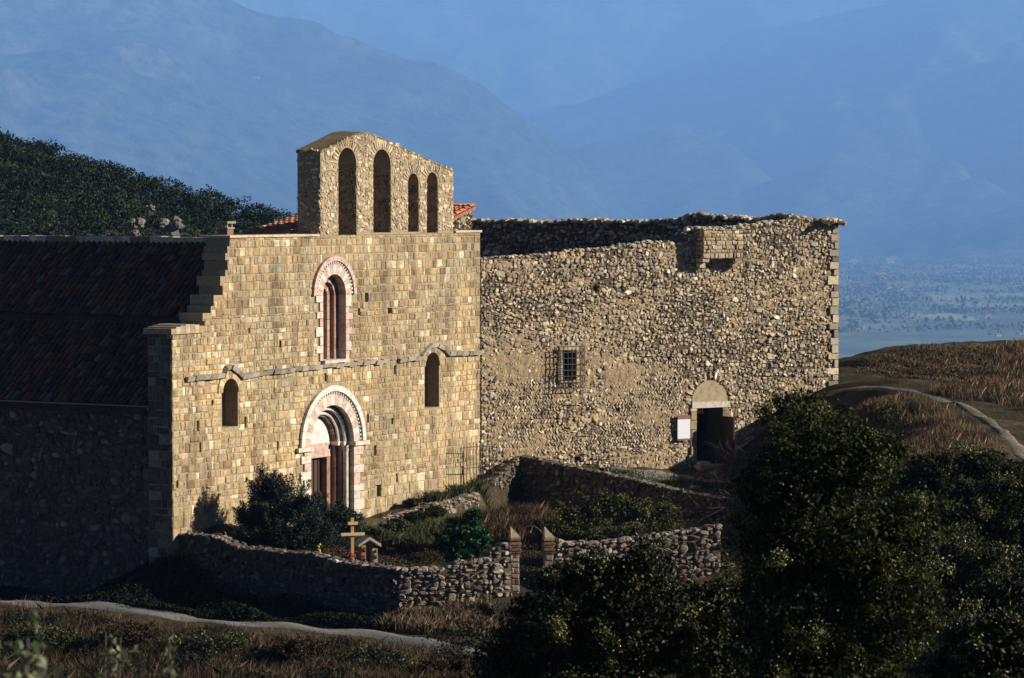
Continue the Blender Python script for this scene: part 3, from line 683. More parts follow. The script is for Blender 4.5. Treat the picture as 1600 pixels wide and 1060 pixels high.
# nave and aisle: walls and roofs behind the front
def tiles(buf, fr_o, down, across, ncol, nrow, pitch=.22, row=.36, r_=.1, sag=0):
    down = Vector(down).normalized(); across = Vector(across).normalized(); nn = across.cross(down)
    if nn.z < 0: nn = -nn
    o = Vector(fr_o); ns = 5
    for i in range(ncol):
        cj = random.uniform(-.012,.012)
        for j in range(nrow):
            p = o+across*(pitch*(i+.5)+cj+random.uniform(-.01,.01))+down*(row*j+random.uniform(-.02,.02)); tw = random.uniform(-.03,.03)
            rr = random.uniform(.92,1.1)*r_; lift = random.uniform(0,.02); vs_ = []
            for (t, k, h) in ((0, .82, .0), (row*1.15, 1, .035+lift)):
                for s in range(ns+1):
                    a = math.pi*s/ns
                    vs_.append(tuple(p+down*t+across*(rr*k*math.cos(a)+tw*t)+nn*(h+rr*k*math.sin(a))))
            m_ = ns+1; fs = [(s, s+1, m_+s+1, m_+s) for s in range(ns)]+[tuple(range(m_, 2*m_))]
            buf.add(vs_, fs, rc())
UE = -18.3; ZE = Frame(F.P(UE,0,0)[:2], -60).hit(235, 631)[1]; UR = -12.9; ZR = -1.28
UM = -15.6; slope = (ZR-ZE-.3)/(UR-UE); LN = 21
zl = lambda u: ZE+slope*(u-UE); zu = lambda u: ZR+slope*(u-UR)
b = Buf(); prism(b, Frame(F.P(UE+.1, .9, 0)[:2], -60), [[(0,ZB-1),(LN,ZB-1),(LN,ZE-.02),(0,ZE-.02)]], 0, .001)
b = Buf(); b.box(F, UE+.12, UE+.9, .9, LN, ZB-1, ZE-.05); b.box(F, UM-.05, UM+.4, .9, LN, zl(UM)-.5, zu(UM)-.08); obj('nave_wall', b, MAT['dark_mortar'], ch)
SW = Frame(F.P(UE+.12, .9+LN, 0)[:2], 120)
b = Buf(); rubble(b, SW, [[(LN-15.5,ZB-1),(LN,ZB-1),(LN,ZE-.2),(LN-15.5,ZE-.2)]], -12.6, ZE-.22, .2, .3, (.03,.07)); obj('nave_stones', b, MAT['shaded_stone'], ch)
b = Buf(); b.box(F, UE-.12, UE+.14, .9, LN, ZE-.2, ZE-.07, (.4,.5,.5)); obj('cornice', b, MAT['belfry'], ch)
dn = Vector(F.P(-1,0,-slope))-Vector(F.P(0,0,0)); ac = Vector(F.P(0,1,0))-Vector(F.P(0,0,0))
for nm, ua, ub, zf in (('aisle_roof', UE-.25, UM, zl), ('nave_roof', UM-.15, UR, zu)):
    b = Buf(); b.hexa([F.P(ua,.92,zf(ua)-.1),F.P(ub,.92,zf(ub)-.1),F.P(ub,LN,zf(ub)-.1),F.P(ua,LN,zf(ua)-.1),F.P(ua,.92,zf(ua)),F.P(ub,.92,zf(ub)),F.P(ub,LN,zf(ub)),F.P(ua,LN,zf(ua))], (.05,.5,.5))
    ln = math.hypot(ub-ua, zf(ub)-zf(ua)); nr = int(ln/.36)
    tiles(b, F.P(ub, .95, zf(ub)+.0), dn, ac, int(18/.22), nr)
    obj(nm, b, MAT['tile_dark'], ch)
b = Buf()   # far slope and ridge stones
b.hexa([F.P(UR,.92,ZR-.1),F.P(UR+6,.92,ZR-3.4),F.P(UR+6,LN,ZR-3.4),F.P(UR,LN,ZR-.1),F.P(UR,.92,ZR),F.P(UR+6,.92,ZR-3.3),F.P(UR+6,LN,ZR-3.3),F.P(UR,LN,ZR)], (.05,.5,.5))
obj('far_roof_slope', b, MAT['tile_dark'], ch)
b = Buf(); v_ = .95
while v_ < LN:
    w_ = random.uniform(.3,.5); b.box(F, UR-.2, UR+.2, v_, v_+w_-.02, ZR-.1, ZR+random.uniform(.08,.13)); v_ += w_
obj('ridge_stones', b, MAT['rubble'], ch)
# higher orange roof behind the bell gable, with its walls and a chimney
cv = thing('convent_building', F.P(0, 6, -10.4), 'building with sunlit orange tiled roofs rising behind the church front', 'building')
def mono(nm, u0, u1, v0, v1, z0, sl_, mat):
    z1 = z0+sl_*(u1-u0); b = Buf()
    b.hexa([F.P(u0,v0,z0-.14),F.P(u1,v0,z1-.14),F.P(u1,v1,z1-.14),F.P(u0,v1,z0-.14),F.P(u0,v0,z0-.02),F.P(u1,v0,z1-.02),F.P(u1,v1,z1-.02),F.P(u0,v1,z0-.02)], (.1,.5,.5))
    d = Vector(F.P(-1,0,-sl_))-Vector(F.P(0,0,0))
    tiles(b, F.P(u1, v0, z1), d, ac, int((v1-v0)/.22), int((u1-u0)/.34), row=.36)
    obj(nm, b, mat, cv)
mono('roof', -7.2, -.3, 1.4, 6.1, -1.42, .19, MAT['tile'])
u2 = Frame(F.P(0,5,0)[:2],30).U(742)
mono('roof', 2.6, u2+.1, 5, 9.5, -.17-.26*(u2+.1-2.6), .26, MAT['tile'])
b = Buf(); b.box(F, -7.0, -.4, 1.6, 6, ZB, -1.62); b.box(F, -1.5, 2.7, 3.4, 9, ZB, -1.9); b.box(F, 2.7, u2, 5.2, 9.3, ZB, -1.45)
obj('wall', b, MAT['dark_mortar'], cv)
b = Buf(); fr5 = Frame(F.P(0,5.2,0)[:2],30)
gp = [[(2.7,-3.4),(u2,-3.4),(u2,-.35),(2.7,-1.6)]]
prism(b, fr5, gp, 0, .3, (.1,.3,.3)); rubble(b, fr5, gp, -3.2, -.45, .15, .2, (.06,.14)); obj('gable_rubble', b, MAT['rubble'], cv)
b = Buf(); pc = F.P(0,0,0); q = at(360, 374, 99.6)
FC = Frame((q.x, q.y), 30)
b.box(FC, -.17, .17, 0, .34, q.z-1.2, q.z+.36, (.3,.5,.5)); cy = obj('chimney', b, MAT['brick'], cv)
b = Buf()
for (a, c_) in ((-.15,.02),(.1,.02),(-.15,.27),(.1,.27)): b.box(FC, a, a+.05, c_, c_+.05, q.z+.36, q.z+.5)
b.box(FC, -.23, .23, -.05, .4, q.z+.5, q.z+.57); b.box(FC, -.2, .2, -.03, .37, q.z+.33, q.z+.38)
obj('chimney_cap', b, MAT['mortar'], cy)

# ------------------------------------------------------------------ the ruined rubble building
ru = thing('ruined_building', W.P(7.8, 0, -9.9), 'roofless rubble stone building with jagged walls, barred window and open dark doorway', 'ruin')
def wp(x, y): return W.hit(x, y)
UE1 = W.U(1308)
tp = [(751,406),(775,404),(800,402),(840,400),(880,397),(910,391),(950,389),(985,384),(1010,380),(1035,378),(1052,379),(1060,382),(1075,366),(1090,358),(1165,356),(1185,352),(1210,349),(1240,346),(1270,344),(1296,344),(1304,348)]
top = [wp(*p) for p in tp]
wo = [(0.0, ZB), (UE1, ZB), (UE1, top[-1][1])]+top[::-1][1:-1]+[(0.0, top[0][1])]
dU0, dU1, dZt, dZb = W.U(1087), W.U(1128), wp(1108,637)[1], wp(1100,724)[1]
wU0, wU1, wZt, wZb = W.U(877), W.U(899.5), wp(888,547)[1], wp(888,594)[1]
aU = (W.U(1081)+W.U(1137))/2; aR = (W.U(1137)-W.U(1081))/2; aZ = wp(1108,628)[1]
dh = [(dU0,dZb),(dU1,dZb),(dU1,dZt),(dU0,dZt)]; wh = [(wU0,wZb),(wU1,wZb),(wU1,wZt),(wU0,wZt)]
small = []
for (x, y, w, h) in [(930,452,.2,.22),(902,718,.22,.2),(1045,560,.15,.13),(845,480,.12,.14),(1180,520,.14,.15),(965,640,.12,.12)]:
    u, z = wp(x, y); small.append([(u-w/2,z-h/2),(u+w/2,z-h/2),(u+w/2,z+h/2),(u-w/2,z+h/2)])
b = Buf(); prism(b, W, [wo, dh, wh]+small, 0, .12); prism(b, W, [wo, dh, wh], .121, .95); obj('wall', b, MAT['dark_mortar'], ru)
b = Buf(); random.seed(31)
blind = arch(aU, aR+.02, aZ, aZ-.25)
skip = [dh, wh, blind]+small
skip[0] = [(dU0-.02,dZb),(dU1+.02,dZb),(dU1+.02,dZt),(dU0-.02,dZt)]
bxu0, bxu1 = W.U(1083)+.02, W.U(1160)
def herr(u, z):
    n_ = mnoise.noise(Vector((u*.35, z*.6, 4)))
    return (z < -5.6+n_*1.2 and z > -9.0 and u < 8.6 and n_ > -.25 and u > .6) 
rubble(b, W, [wo]+[skip[0], blind]+[wh]+small, -10.4, -.5, .14, .165, (.025,.06), herring=herr, grow=1.08)
for k in range(13):   # voussoirs over the blind arch
    a = math.pi*(k+.5)/13; rl = random.uniform(.28,.4); rm = aR+rl/2
    rstone(b, W, aU+rm*math.cos(a), aZ+rm*math.sin(a), rl, .15, .05, -.02, a, n=6)
for (pa, pb) in zip(top[:-1], top[1:]):   # loose stones along the top
    n = max(1, int(abs(pb[0]-pa[0])/.16))
    for k in range(n):
        t = (k+random.random())/n; u = pa[0]+(pb[0]-pa[0])*t; z = pa[1]+(pb[1]-pa[1])*t
        for vv in (.08, .45, .8):
            x, y, _ = W.P(u, vv+random.uniform(-.1,.1), 0); s = random.uniform(.07,.15) if u > 9 else random.uniform(.05,.09)
            b.rock(x, y, z+random.uniform(-.03,.02), s*1.3, s*1.2, s*.7)
obj('rubble_facing', b, MAT['rubble'], ru)
def patchy(u, z):
    n_ = mnoise.noise(Vector((u*.28, z*.45, 11)))+.5*mnoise.noise(Vector((u*.9, z*1.2, 5)))
    k = .75 if (z < -5.4 and u < 9) else .5
    return -.012+.07*max(0, min(1, .45+n_*1.2))*k+.02*mnoise.noise(Vector((u*5, z*5, 1)))
b = Buf(); random.seed(32); pointing(b, W, [wo, skip[0], blind, wh]+small, .05, UE1-.3, -10.6, -.5, patchy); obj('pointing', b, MAT['rough_mortar'], ru)
b = Buf(); z = -10.2; k = 0   # larger quoins at the right corner
while z < top[-1][1]-.1:
    h = random.uniform(.22,.36); w = (.42 if k%2 else .24)*random.uniform(.7,1.2); j = random.uniform(-.03,.03)
    b.box(W, UE1-w, UE1+.0+j, -.09+j, .4, z+random.uniform(0,.02), z+h-.025); z += h; k += 1
obj('quoins', b, MAT['rubble'], ru)
b = Buf(); prism(b, W, [arch(aU, aR, aZ, aZ-.02, 16)], -.03, .1, (.5,.5,.5)); obj('blind_arch', b, MAT['sandplaster'], ru)
b = Buf(); b.box(W, W.U(1080), W.U(1139), -.1, .5, dZt, aZ+.0, (.95,.5,.5)); obj('lintel', b, MAT['marble'], ru)
for s, ue in ((-1, dU0), (1, dU1)):
    z = dZb; b = Buf()
    while z < dZt-.02:
        h = min(random.uniform(.2,.35), dZt-z); w = random.uniform(.2,.36)
        a, c_ = sorted((ue, ue+s*w)); b.box(W, a, c_, -.09+random.uniform(-.02,.02), .3, z+.01, z+h-.01); z += h
    obj('door_jamb', b, MAT['ashlar'], ru)
b = Buf(); b.box(W, dU0-.12, dU1+.1, -.5, .2, dZb-.25, dZb-.02); b.box(W, dU0+.0, dU0+.5, -.3, .25, dZb-.02, dZb+.07); obj('doorstep', b, MAT['rubble'], ru)
b = Buf(); DF = Frame(W.P(dU1, -.02, 0)[:2], 152); z0_, z1_ = dZb+.0, wp(1128,650)[1]
b.box(DF, 0, .86, -.03, .03, z0_, z1_)
for k in range(5): b.box(DF, .02+k*.17, .035+k*.17, .03, .04, z0_, z1_)
dr = obj('door', b, MAT['darkwood'], ru)
for zz in (z0_+.3, z1_-.35): b = Buf(); b.box(DF, .02, .8, .035, .055, zz, zz+.07); obj('iron_strap', b, MAT['iron'], dr)
b = Buf(); b.box(W, dU0-.4, dU1+.4, .96, 1.0, dZb-.3, dZt+.3); obj('dark_interior', b, MAT['void'], ru); b = Buf(); b.box(W, wU0-.3, wU1+.3, .7, .74, wZb-.3, wZt+.3); obj('dark_interior', b, MAT['void'], ru)  # near-black plates, the shade indoors put into their colour
b = Buf()
for k in range(8): b.box(W, dU0+.08+k*.08, dU0+.11+k*.08, .5, .53, dZt-.22, dZt-.02)
b.box(W, dU0+.04, dU0+.72, .5, .54, dZt-.25, dZt-.22); obj('transom_grille', b, MAT['palewood'], ru)
wn_ = bpy.data.objects.new('window', None); COL.objects.link(wn_); wn_.parent = ru; wn_.location = Vector(W.P((wU0+wU1)/2, 0, wZb))-ru.location
b = Buf()
b.box(W, wU0, wU0+.09, .2, .28, wZb, wZt); b.box(W, wU0+.12, wU0+.2, .16, .24, wZb, wZt); b.box(W, wU1-.05, wU1, .2, .28, wZb, wZt); b.box(W, wU0, wU1, .2, .28, wZb, wZb+.07); b.box(W, wU0, wU1, .2, .28, wZt-.07, wZt)
obj('casement', b, MAT['frame'], wn_)
b = Buf(); gu0, gu1, gz0, gz1 = W.U(868), W.U(906), wp(888,606)[1], wp(888,541)[1]
for k in range(7):
    u = gu0+(gu1-gu0)*k/6; b.tube(W.P(u,-.3,gz0), W.P(u,-.3,gz1), .017, .017, 5)
for k in range(8):
    z = gz0+(gz1-gz0)*k/7; b.tube(W.P(gu0-.05,-.3,z), W.P(gu1+.05,-.3,z), .015, .015, 5)
    if k%2 == 0:
        for u in (gu0, gu1): b.tube(W.P(u,-.3,z), W.P(u,.02,z), .015, .015, 5)
for u in (gu0, gu1):
    for vv in (-.2,-.1): b.tube(W.P(u,vv,gz0), W.P(u,vv,gz1), .013, .013, 5)
obj('iron_grille', b, MAT['iron'], wn_)
b = Buf(); b.box(W, wU0-.12, wU1+.12, -.07, .2, wZt, wZt+.16); b.box(W, wU0-.1, wU1+.1, -.08, .15, wZb-.1, wZb); 
for s, ue in ((-1, wU0), (1, wU1)):
    z = wZb
    while z < wZt-.02:
        h = min(random.uniform(.15,.3), wZt-z); w = random.uniform(.1,.2); a, c_ = sorted((ue, ue+s*w)); b.box(W, a, c_, -.08, .2, z+.01, z+h-.01); z += h
obj('surround', b, MAT['ashlar'], wn_)
# machicolation box
mc = bpy.data.objects.new('machicolation', None); COL.objects.link(mc); mc.parent = ru
VB = -.52; FB = Frame(W.P(0, VB, 0)[:2], 60); a0, a1 = FB.U(1098), FB.U(1160); mz1, mz0 = FB.hit(1130,358)[1], FB.hit(1130,404)[1]
mc.location = Vector(W.P((a0+a1)/2, 0, mz0))-ru.location
b = Buf(); b.box(W, a0, a1, VB, VB+.28, mz0, mz1, (.5,.5,.5)); b.box(W, a0, a0+.3, VB+.281, .1, mz0, mz1, (.5,.5,.5)); b.box(W, a1-.3, a1, VB+.281, .1, mz0, mz1, (.5,.5,.5))
obj('box_wall', b, MAT['dark_mortar'], mc)
b = Buf(); ashlar(b, FB, [[(a0,mz0),(a1,mz0),(a1,mz1),(a0,mz1)]], mz0, mz1, (.11,.2), (.1,.3), (.02,.05), jit=.02)
fl = Frame(W.P(a0, 0, 0)[:2], 150); ashlar(b, fl, [[(0,mz0),(-VB,mz0),(-VB,mz1),(0,mz1)]], mz0, mz1, (.11,.2), (.1,.3), (.01,.03))
obj('box_stones', b, MAT['belfry'], mc)
for u in (a0+.0, a1-.32):
    b = Buf()
    b.box(W, u, u+.28, VB+.0, .1, mz0-.13, mz0-.004); b.box(W, u+.02, u+.26, VB+.22, .1, mz0-.34, mz0-.165)
    obj('corbel', b, MAT['belfry'], mc)
# far wall of the ruin, its inner face towards us
et = [(1306,346),(1285,344),(1262,343),(1240,341),(1228,335),(1205,337),(1185,342),(1160,341),(1130,339),(1100,337),(1080,334),(1060,343),(1030,345),(1000,347),(960,346),(930,344),(900,344),(870,347),(840,347),(800,344),(760,346),(735,344),(716,347)]
ep = [E_.hit(*p) for p in et]
eo = [(0.0, ZB)]+[(max(0.0, u), z-.04) for u, z in ep]+[(ep[-1][0], ZB)]
b = Buf(); prism(b, E_, [eo], .0, -.8); obj('far_wall', b, MAT['dark_mortar'], ru)
b = Buf(); fe = Frame(E_.P(ep[-1][0], .0, 0)[:2], 120); L_ = ep[-1][0]
eo2 = [(L_-u, z) for u, z in eo][::-1]
rubble(b, fe, [eo2], -3.2, .6, .18, .24, (.05,.12))
for (pa, pb) in zip(ep[:-1], ep[1:]):
    n = max(1, int(abs(pb[0]-pa[0])/.13))
    for k in range(n):
        t = (k+random.random())/n; u = pa[0]+(pb[0]-pa[0])*t; z = pa[1]+(pb[1]-pa[1])*t
        for vv in (0, -.35, -.7):
            x, y, _ = E_.P(u, vv+random.uniform(-.1,.1), 0); s = random.uniform(.07,.17); b.rock(x, y, z-.03+random.uniform(-.04,.03), s*1.3, s*1.2, s*.75)
obj('far_wall_stones', b, MAT['rubble'], ru)

# notice board by the door
nb = thing('notice_board', W.P(W.U(1065), -.14, wp(1065,688)[1]), 'small white notice board with maroon bands beside the ruin doorway', 'notice board')
b = Buf(); u0, u1 = W.U(1055.5), W.U(1075); z1, z0 = wp(1065,649)[1], wp(1065,688)[1]
b.box(W, u0, u1, -.17, -.13, z0+.07, z1-.14, (.5,.5,.5)); obj('panel', b, MAT['white'], nb)
b = Buf(); b.box(W, u0, u1, -.175, -.13, z1-.139, z1); obj('band', b, MAT['maroon'], nb); b = Buf(); b.box(W, u0, u1, -.175, -.13, z0, z0+.069); obj('band', b, MAT['maroon'], nb)
b = Buf(); b.box(W, u0+.04, u0+.1, -.13, .02, z0+.05, z1-.05); b.box(W, u1-.1, u1-.04, -.13, .02, z0+.05, z1-.05); obj('bracket', b, MAT['darkwood'], nb)

# ------------------------------------------------------------------ garden walls, gate, cross
def freewall(name, label, pts, thick, zbot, seed, mat='wall_rubble', stone=(.16,.24), cap=True, group=None, cat='wall', both=True):
    """pts: list of (Vector2 xy, ztop). One top-level thing: core wall and facing stones."""
    random.seed(seed); p0 = Vector(pts[0][0]); t = thing(name, (p0.x, p0.y, pts[0][1]-1), label, cat, group)
    core = Buf(); face = Buf()
    for (a, za), (c_, zc) in zip(pts[:-1], pts[1:]):
        a = Vector(a); c_ = Vector(c_); d = c_-a; L = d.length; ang = math.degrees(math.atan2(d.x, d.y)); fr = Frame(a, ang)
        zz = [zbot(a), zbot(c_)]
        poly = [(0, zz[0]), (L, zz[1]), (L, zc), (0, za)]
        prism(core, fr, [poly], 0, thick)
        rubble(face, fr, [poly], min(zz), max(za, zc), stone[0], stone[1], (.04,.09))
        if both:
            fb = Frame(fr.P(L, thick, 0)[:2], ang+180); rubble(face, fb, [[(L-u, z) for u, z in poly][::-1]], min(zz), max(za, zc), stone[0]*1.3, stone[1]*1.3, (.03,.07))
        if cap:
            n = max(1, int(L/.17))
            for k in range(n):
                tt = (k+random.random())/n; z = za+(zc-za)*tt
                for vv in (.06, thick-.1):
                    x, y, _ = fr.P(L*tt, vv+random.uniform(-.05,.05), 0); s = random.uniform(.07,.13); face.rock(x, y, z-.02, s*1.3, s*1.2, s*.6)
    obj('core', core, MAT['dark_mortar'], t); obj('facing_stones', face, MAT[mat], t)
    return t
def xy(px, py, d): p = at(px, py, d); return (p.x, p.y), p.z
gb = lambda p: gz(p[0], p[1])-.6
low = lambda z: (lambda p: z)
K = at(620, 890, 90)   # corner of the garden wall
freewall('garden_wall', 'shaded retaining wall below the church corner, left of the wooden cross', [xy(262,834,94.6), xy(330,838,93.7), xy(375,857,93.1), xy(430,862,92.4), xy(480,866,91.8), xy(540,880,91), ((K.x, K.y), K.z)], .5, low(-13), 41, mat='shaded_stone')  # this run's stone colour is darkened for shade, unlike the sunlit runs
freewall('garden_wall', 'sunlit rubble garden wall left of the gate, stepping up to its pillar', [((K.x+.02, K.y), K.z), xy(697,889,90.3), xy(717,880,90.4), xy(763,873,90.7), xy(768,860,90.75), xy(784,852,90.85), xy(799,848,91)], .45, low(-12.7), 42)
freewall('garden_wall', 'sunlit rubble garden wall right of the gate, rising behind the dark bush', [xy(866,838,91.4), xy(880,849,91.5), xy(940,848,91.8), xy(1000,840,92.2), xy(1060,832,92.5), xy(1126,822,92.9)], .45, low(-12.7), 43)
# ramp parapet below the church and the dark terrace wall
freewall('ramp_parapet', 'low stone parapet running up along the foot of the church front', [xy(572,822,101.5), xy(610,810,102.6), xy(650,798,103.7), xy(700,783,105.2), xy(748,770,106.6)], .35, low(-11.2), 44, stone=(.12,.2))
ya = Vector(W.P(1.55,-.15,0)[:2]); 
freewall('terrace_wall', 'dark shaded terrace wall sloping down from the ruin in front of its doorway', [(tuple(Vector(xy(768,752,109.0)[0])), -9.95), ((ya.x, ya.y), at(812,713,110.6).z), xy(880,727,110.0), xy(1000,752,108.4), xy(1060,768,107.4), xy(1150,782,105.8)], .4, low(-11.6), 45, mat='shaded_stone')
# gate with two pillars
def pillar(px, d, label):
    p = at(px, 850, d); t = thing('gate_pillar', (p.x, p.y, -11.6), label, 'gate pillar', 'gate pillars of the garden gate')
    fr = Frame((p.x, p.y), 78); b = Buf(); zt = at(px, 852, d).z; zc = at(px, 845, d).z
    b.box(fr, -.12, .12, -.02, .26, -12.2, zt-.28, (.45,.5,.5)); z = zt-.5
    ashlar(b, Frame(fr.P(-.12, -.02, 0)[:2], 78), [[(0,-12.1),(.24,-12.1),(.24,zt-.3),(0,zt-.3)]], -12.1, zt-.3, (.1,.2), (.1,.2), (.01,.03))
    obj('shaft', b, MAT['wall_rubble'], t)
    b = Buf(); z = zt-.279; k = 0
    while z < zc+.02:
        o_ = .02+.025*(k%3); b.box(fr, -.12-o_*.8, .12+o_*.8, -.03-o_, .28+o_, z, z+.055); z += .06; k += 1
    obj('brick_courses', b, MAT['brick'], t)
    b = Buf(); ap = fr.P(-.12, .1, at(px, 823, d).z)
    bs_ = [fr.P(-.14,-.05,z), fr.P(.15,-.05,z), fr.P(.15,.3,z), fr.P(-.14,.3,z), fr.P(-.14,-.05,z+.04), fr.P(.15,-.05,z+.04), fr.P(.15,.3,z+.04), fr.P(-.14,.3,z+.04)]
    b.hexa(bs_); b.add(bs_[4:]+[ap], [(0,1,4),(1,2,4),(2,3,4),(3,0,4)], (.6,.5,.5)); obj('pointed_cap', b, MAT['belfry'], t)
    return fr
fg = pillar(805, 91.1, 'left gate pillar with brick courses and a pointed stone cap, joined to the stepped wall')
pillar(858, 91.35, 'right gate pillar with brick courses and a lichened pointed stone cap')
g0 = at(812, 850, 91.2); gt = thing('garden_gate', (g0.x, g0.y, -11.6), 'thin rusty iron gate with an arched top between two stone pillars', 'gate')
g1 = at(850, 850, 91.4); fr = Frame((g0.x, g0.y), math.degrees(math.atan2(g1.x-g0.x, g1.y-g0.y))); GW = (Vector(g1[:2])-Vector(g0[:2])).length
b = Buf(); zt = at(830, 842, 91.3).z
for k in range(8):
    u = .05+(GW-.1)*k/7; b.tube(fr.P(u,.15,-11.6), fr.P(u,.15,zt+.25*math.sin(math.pi*k/7)), .011, .011, 5)
for z in (-11.4, -10.7, zt-.1): b.tube(fr.P(.03,.15,z), fr.P(GW-.03,.15,z), .016, .016, 5)
obj('bars', b, MAT['iron'], gt); b = Buf()
pv = None
for k in range(17):
    a = math.pi*k/16; p = fr.P(GW/2-GW/2*math.cos(a), .15, zt+.36*math.sin(a))
    if pv: b.tube(pv, p, .018, .018, 5)
    pv = p
obj('arch', b, MAT['iron'], gt)
# wooden cross with two bars
cx = at(551, 879, 91.4); t = thing('wooden_cross', (cx.x, cx.y, cx.z), 'varnished wooden cross with two crossbars standing by the garden wall', 'cross')
fc = Frame((cx.x, cx.y), 72); sc = 91.4/FPX
b = Buf(); b.box(fc, -.045, .045, 0, .07, cx.z-.2, cx.z+70*sc); obj('post', b, MAT['wood'], t)
b = Buf(); b.box(fc, -.36, .36, -.045, -.003, at(551,835,91.4).z-.04, at(551,835,91.4).z+.045); b.box(fc, -.15, .15, -.045, -.003, at(551,818,91.4).z-.04, at(551,818,91.4).z+.045); obj('crossbar', b, MAT['palewood'], t)
# stone niche next to it
n0 = at(577, 884, 92.2); t = thing('stone_niche', (n0.x, n0.y, n0.z), 'small weathered stone shrine with a gabled top right of the wooden cross', 'shrine')
fn = Frame((n0.x, n0.y), 70); b = Buf(); zt = at(577, 852, 92.2).z
b.box(fn, -.24, -.1, 0, .4, n0.z-.3, zt); b.box(fn, .1, .26, 0, .4, n0.z-.3, zt-.1); b.box(fn, -.1, .1, .3, .4, n0.z-.3, zt); 
random.seed(9); rubble(b, fn, [[(-.24,n0.z),(-.1,n0.z),(-.1,zt),(-.24,zt)]], n0.z, zt, .12, .14, (.02,.05)); rubble(b, fn, [[(.1,n0.z),(.26,n0.z),(.26,zt-.1),(.1,zt-.1)]], n0.z, zt-.1, .12, .16, (.02,.05))
obj('jambs', b, MAT['wall_rubble'], t); b = Buf()
b.hexa([fn.P(-.34,-.06,zt-.04),fn.P(0,-.06,zt+.16),fn.P(0,.46,zt+.16),fn.P(-.34,.46,zt-.04),fn.P(-.34,-.06,zt+.04),fn.P(0,-.06,zt+.25),fn.P(0,.46,zt+.25),fn.P(-.34,.46,zt+.04)])
b.hexa([fn.P(0.005,-.06,zt+.16),fn.P(.36,-.06,zt-.06),fn.P(.36,.46,zt-.06),fn.P(0.005,.46,zt+.16),fn.P(0.005,-.06,zt+.25),fn.P(.36,-.06,zt+.03),fn.P(.36,.46,zt+.03),fn.P(0.005,.46,zt+.25)])
obj('roof_slab', b, MAT['rubble'], t)
# loose pale stones beside the cross
random.seed(12)
for k, (x, y, s, lb) in enumerate([(525,877,.09,'whitish stone on the wall left of the cross, the leftmost of four'),(533,879,.07,'small whitish stone on the wall, second of four left of the cross'),(540,884,.1,'pale stone on the wall, third of four near the cross foot'),(549,886,.11,'pale stone at the foot of the wooden cross')]):
    p = at(x, y, 91.1); b = Buf(); b.rock(p.x, p.y, p.z, s*1.2, s, s*.7, (1,.5,.5)); o = obj('loose_stone', b, MAT['plaster'], None, (p.x, p.y, p.z)); tag(o, lb, 'stone', 'pale stones by the cross')
# iron gate leaning open at the church corner
t = thing('iron_gate', F.P(F.U(714), -1.0, -10.1), 'tall thin iron bar gate with curved top against the right end of the church front', 'gate')
fi = Frame(F.P(F.U(702), -.45, 0)[:2], 38); iu = 1.25; zb_, zt_ = -10.1, -8.6
b = Buf()
for k in range(8):
    u = iu*k/7; b.tube(fi.P(u,0,zb_), fi.P(u,0,zt_+.14*math.sin(math.pi*k/7)), .014, .014, 5)
for z in (zb_+.1, zb_+.75, zt_-.02): b.tube(fi.P(0,0,z), fi.P(iu,0,z), .015, .015, 5)
fi2 = Frame(fi.P(iu,0,0)[:2], 100)
for k in range(4): b.tube(fi2.P(k*.12,0,zb_), fi2.P(k*.12,0,zt_+.05), .014, .014, 5)
for z in (zb_+.1, zb_+.75, zt_-.02): b.tube(fi2.P(0,0,z), fi2.P(.36,0,z), .015, .015, 5)
obj('bars', b, MAT['iron'], t)
# ------------------------------------------------------------------ vegetation
def leaf_mesh(name, Cn, size, mat, aspect=.55, up=.3, sizes=None, tone=None):
    N = len(Cn); n = rng.normal(size=(N,3)); n[:, 2] += up; n /= np.linalg.norm(n, axis=1)[:, None]
    a = np.cross(n, rng.normal(size=(N,3))); a /= np.linalg.norm(a, axis=1)[:, None]; b = np.cross(n, a)
    s = (size*rng.uniform(.6, 1.3, N) if sizes is None else sizes)[:, None]
    bend = n*s*.12
    V = np.stack([Cn-a*s*.5, Cn-b*s*.5*aspect+bend-a*s*.06, Cn+a*s*.5, Cn+b*s*.5*aspect+bend-a*s*.06], 1).reshape(-1, 3)
    c = rng.random((N,3))**1.3
    if tone is not None: c[:, 0] = np.clip(c[:, 0]*tone, 0, 1)
    c = np.repeat(c, 4, 0)
    return mesh_np(name, V, np.arange(4*N), 4, c, mat)
def clumps(centres, radii, n, leafshell=.55):
    """leaf positions spread through lumpy clumps (more towards the outside)"""
    k = rng.integers(0, len(centres), n); d = rng.normal(size=(n,3)); d /= np.linalg.norm(d, axis=1)[:, None]
    r_ = np.abs(rng.normal(size=n))*.55
    return centres[k]+d*radii[k]*r_[:, None], k
def blob_centres(main, nsub, sub_r, seed):
    """main: list of (centre, (rx,ry,rz)); returns many small clump centres on and in them"""
    g = np.random.default_rng(seed); out = []; rad = []
    vol = np.array([r_[0]*r_[2] for _, r_ in main]); vol = vol/vol.sum()
    for (c, r_), w in zip(main, vol):
        m_ = max(3, int(nsub*w)); d = g.normal(size=(m_,3)); d /= np.linalg.norm(d, axis=1)[:, None]
        q = g.uniform(.45, 1.0, m_)[:, None]*g.uniform(.8,1.3,(m_,1)); out.append(np.array(c)+d*q*np.array(r_)); s = g.uniform(.6,1.3,(m_,1))*sub_r
        rad.append(np.repeat(s, 3, 1)*np.array([1,1,.8]))
    return np.concatenate(out), np.concatenate(rad)
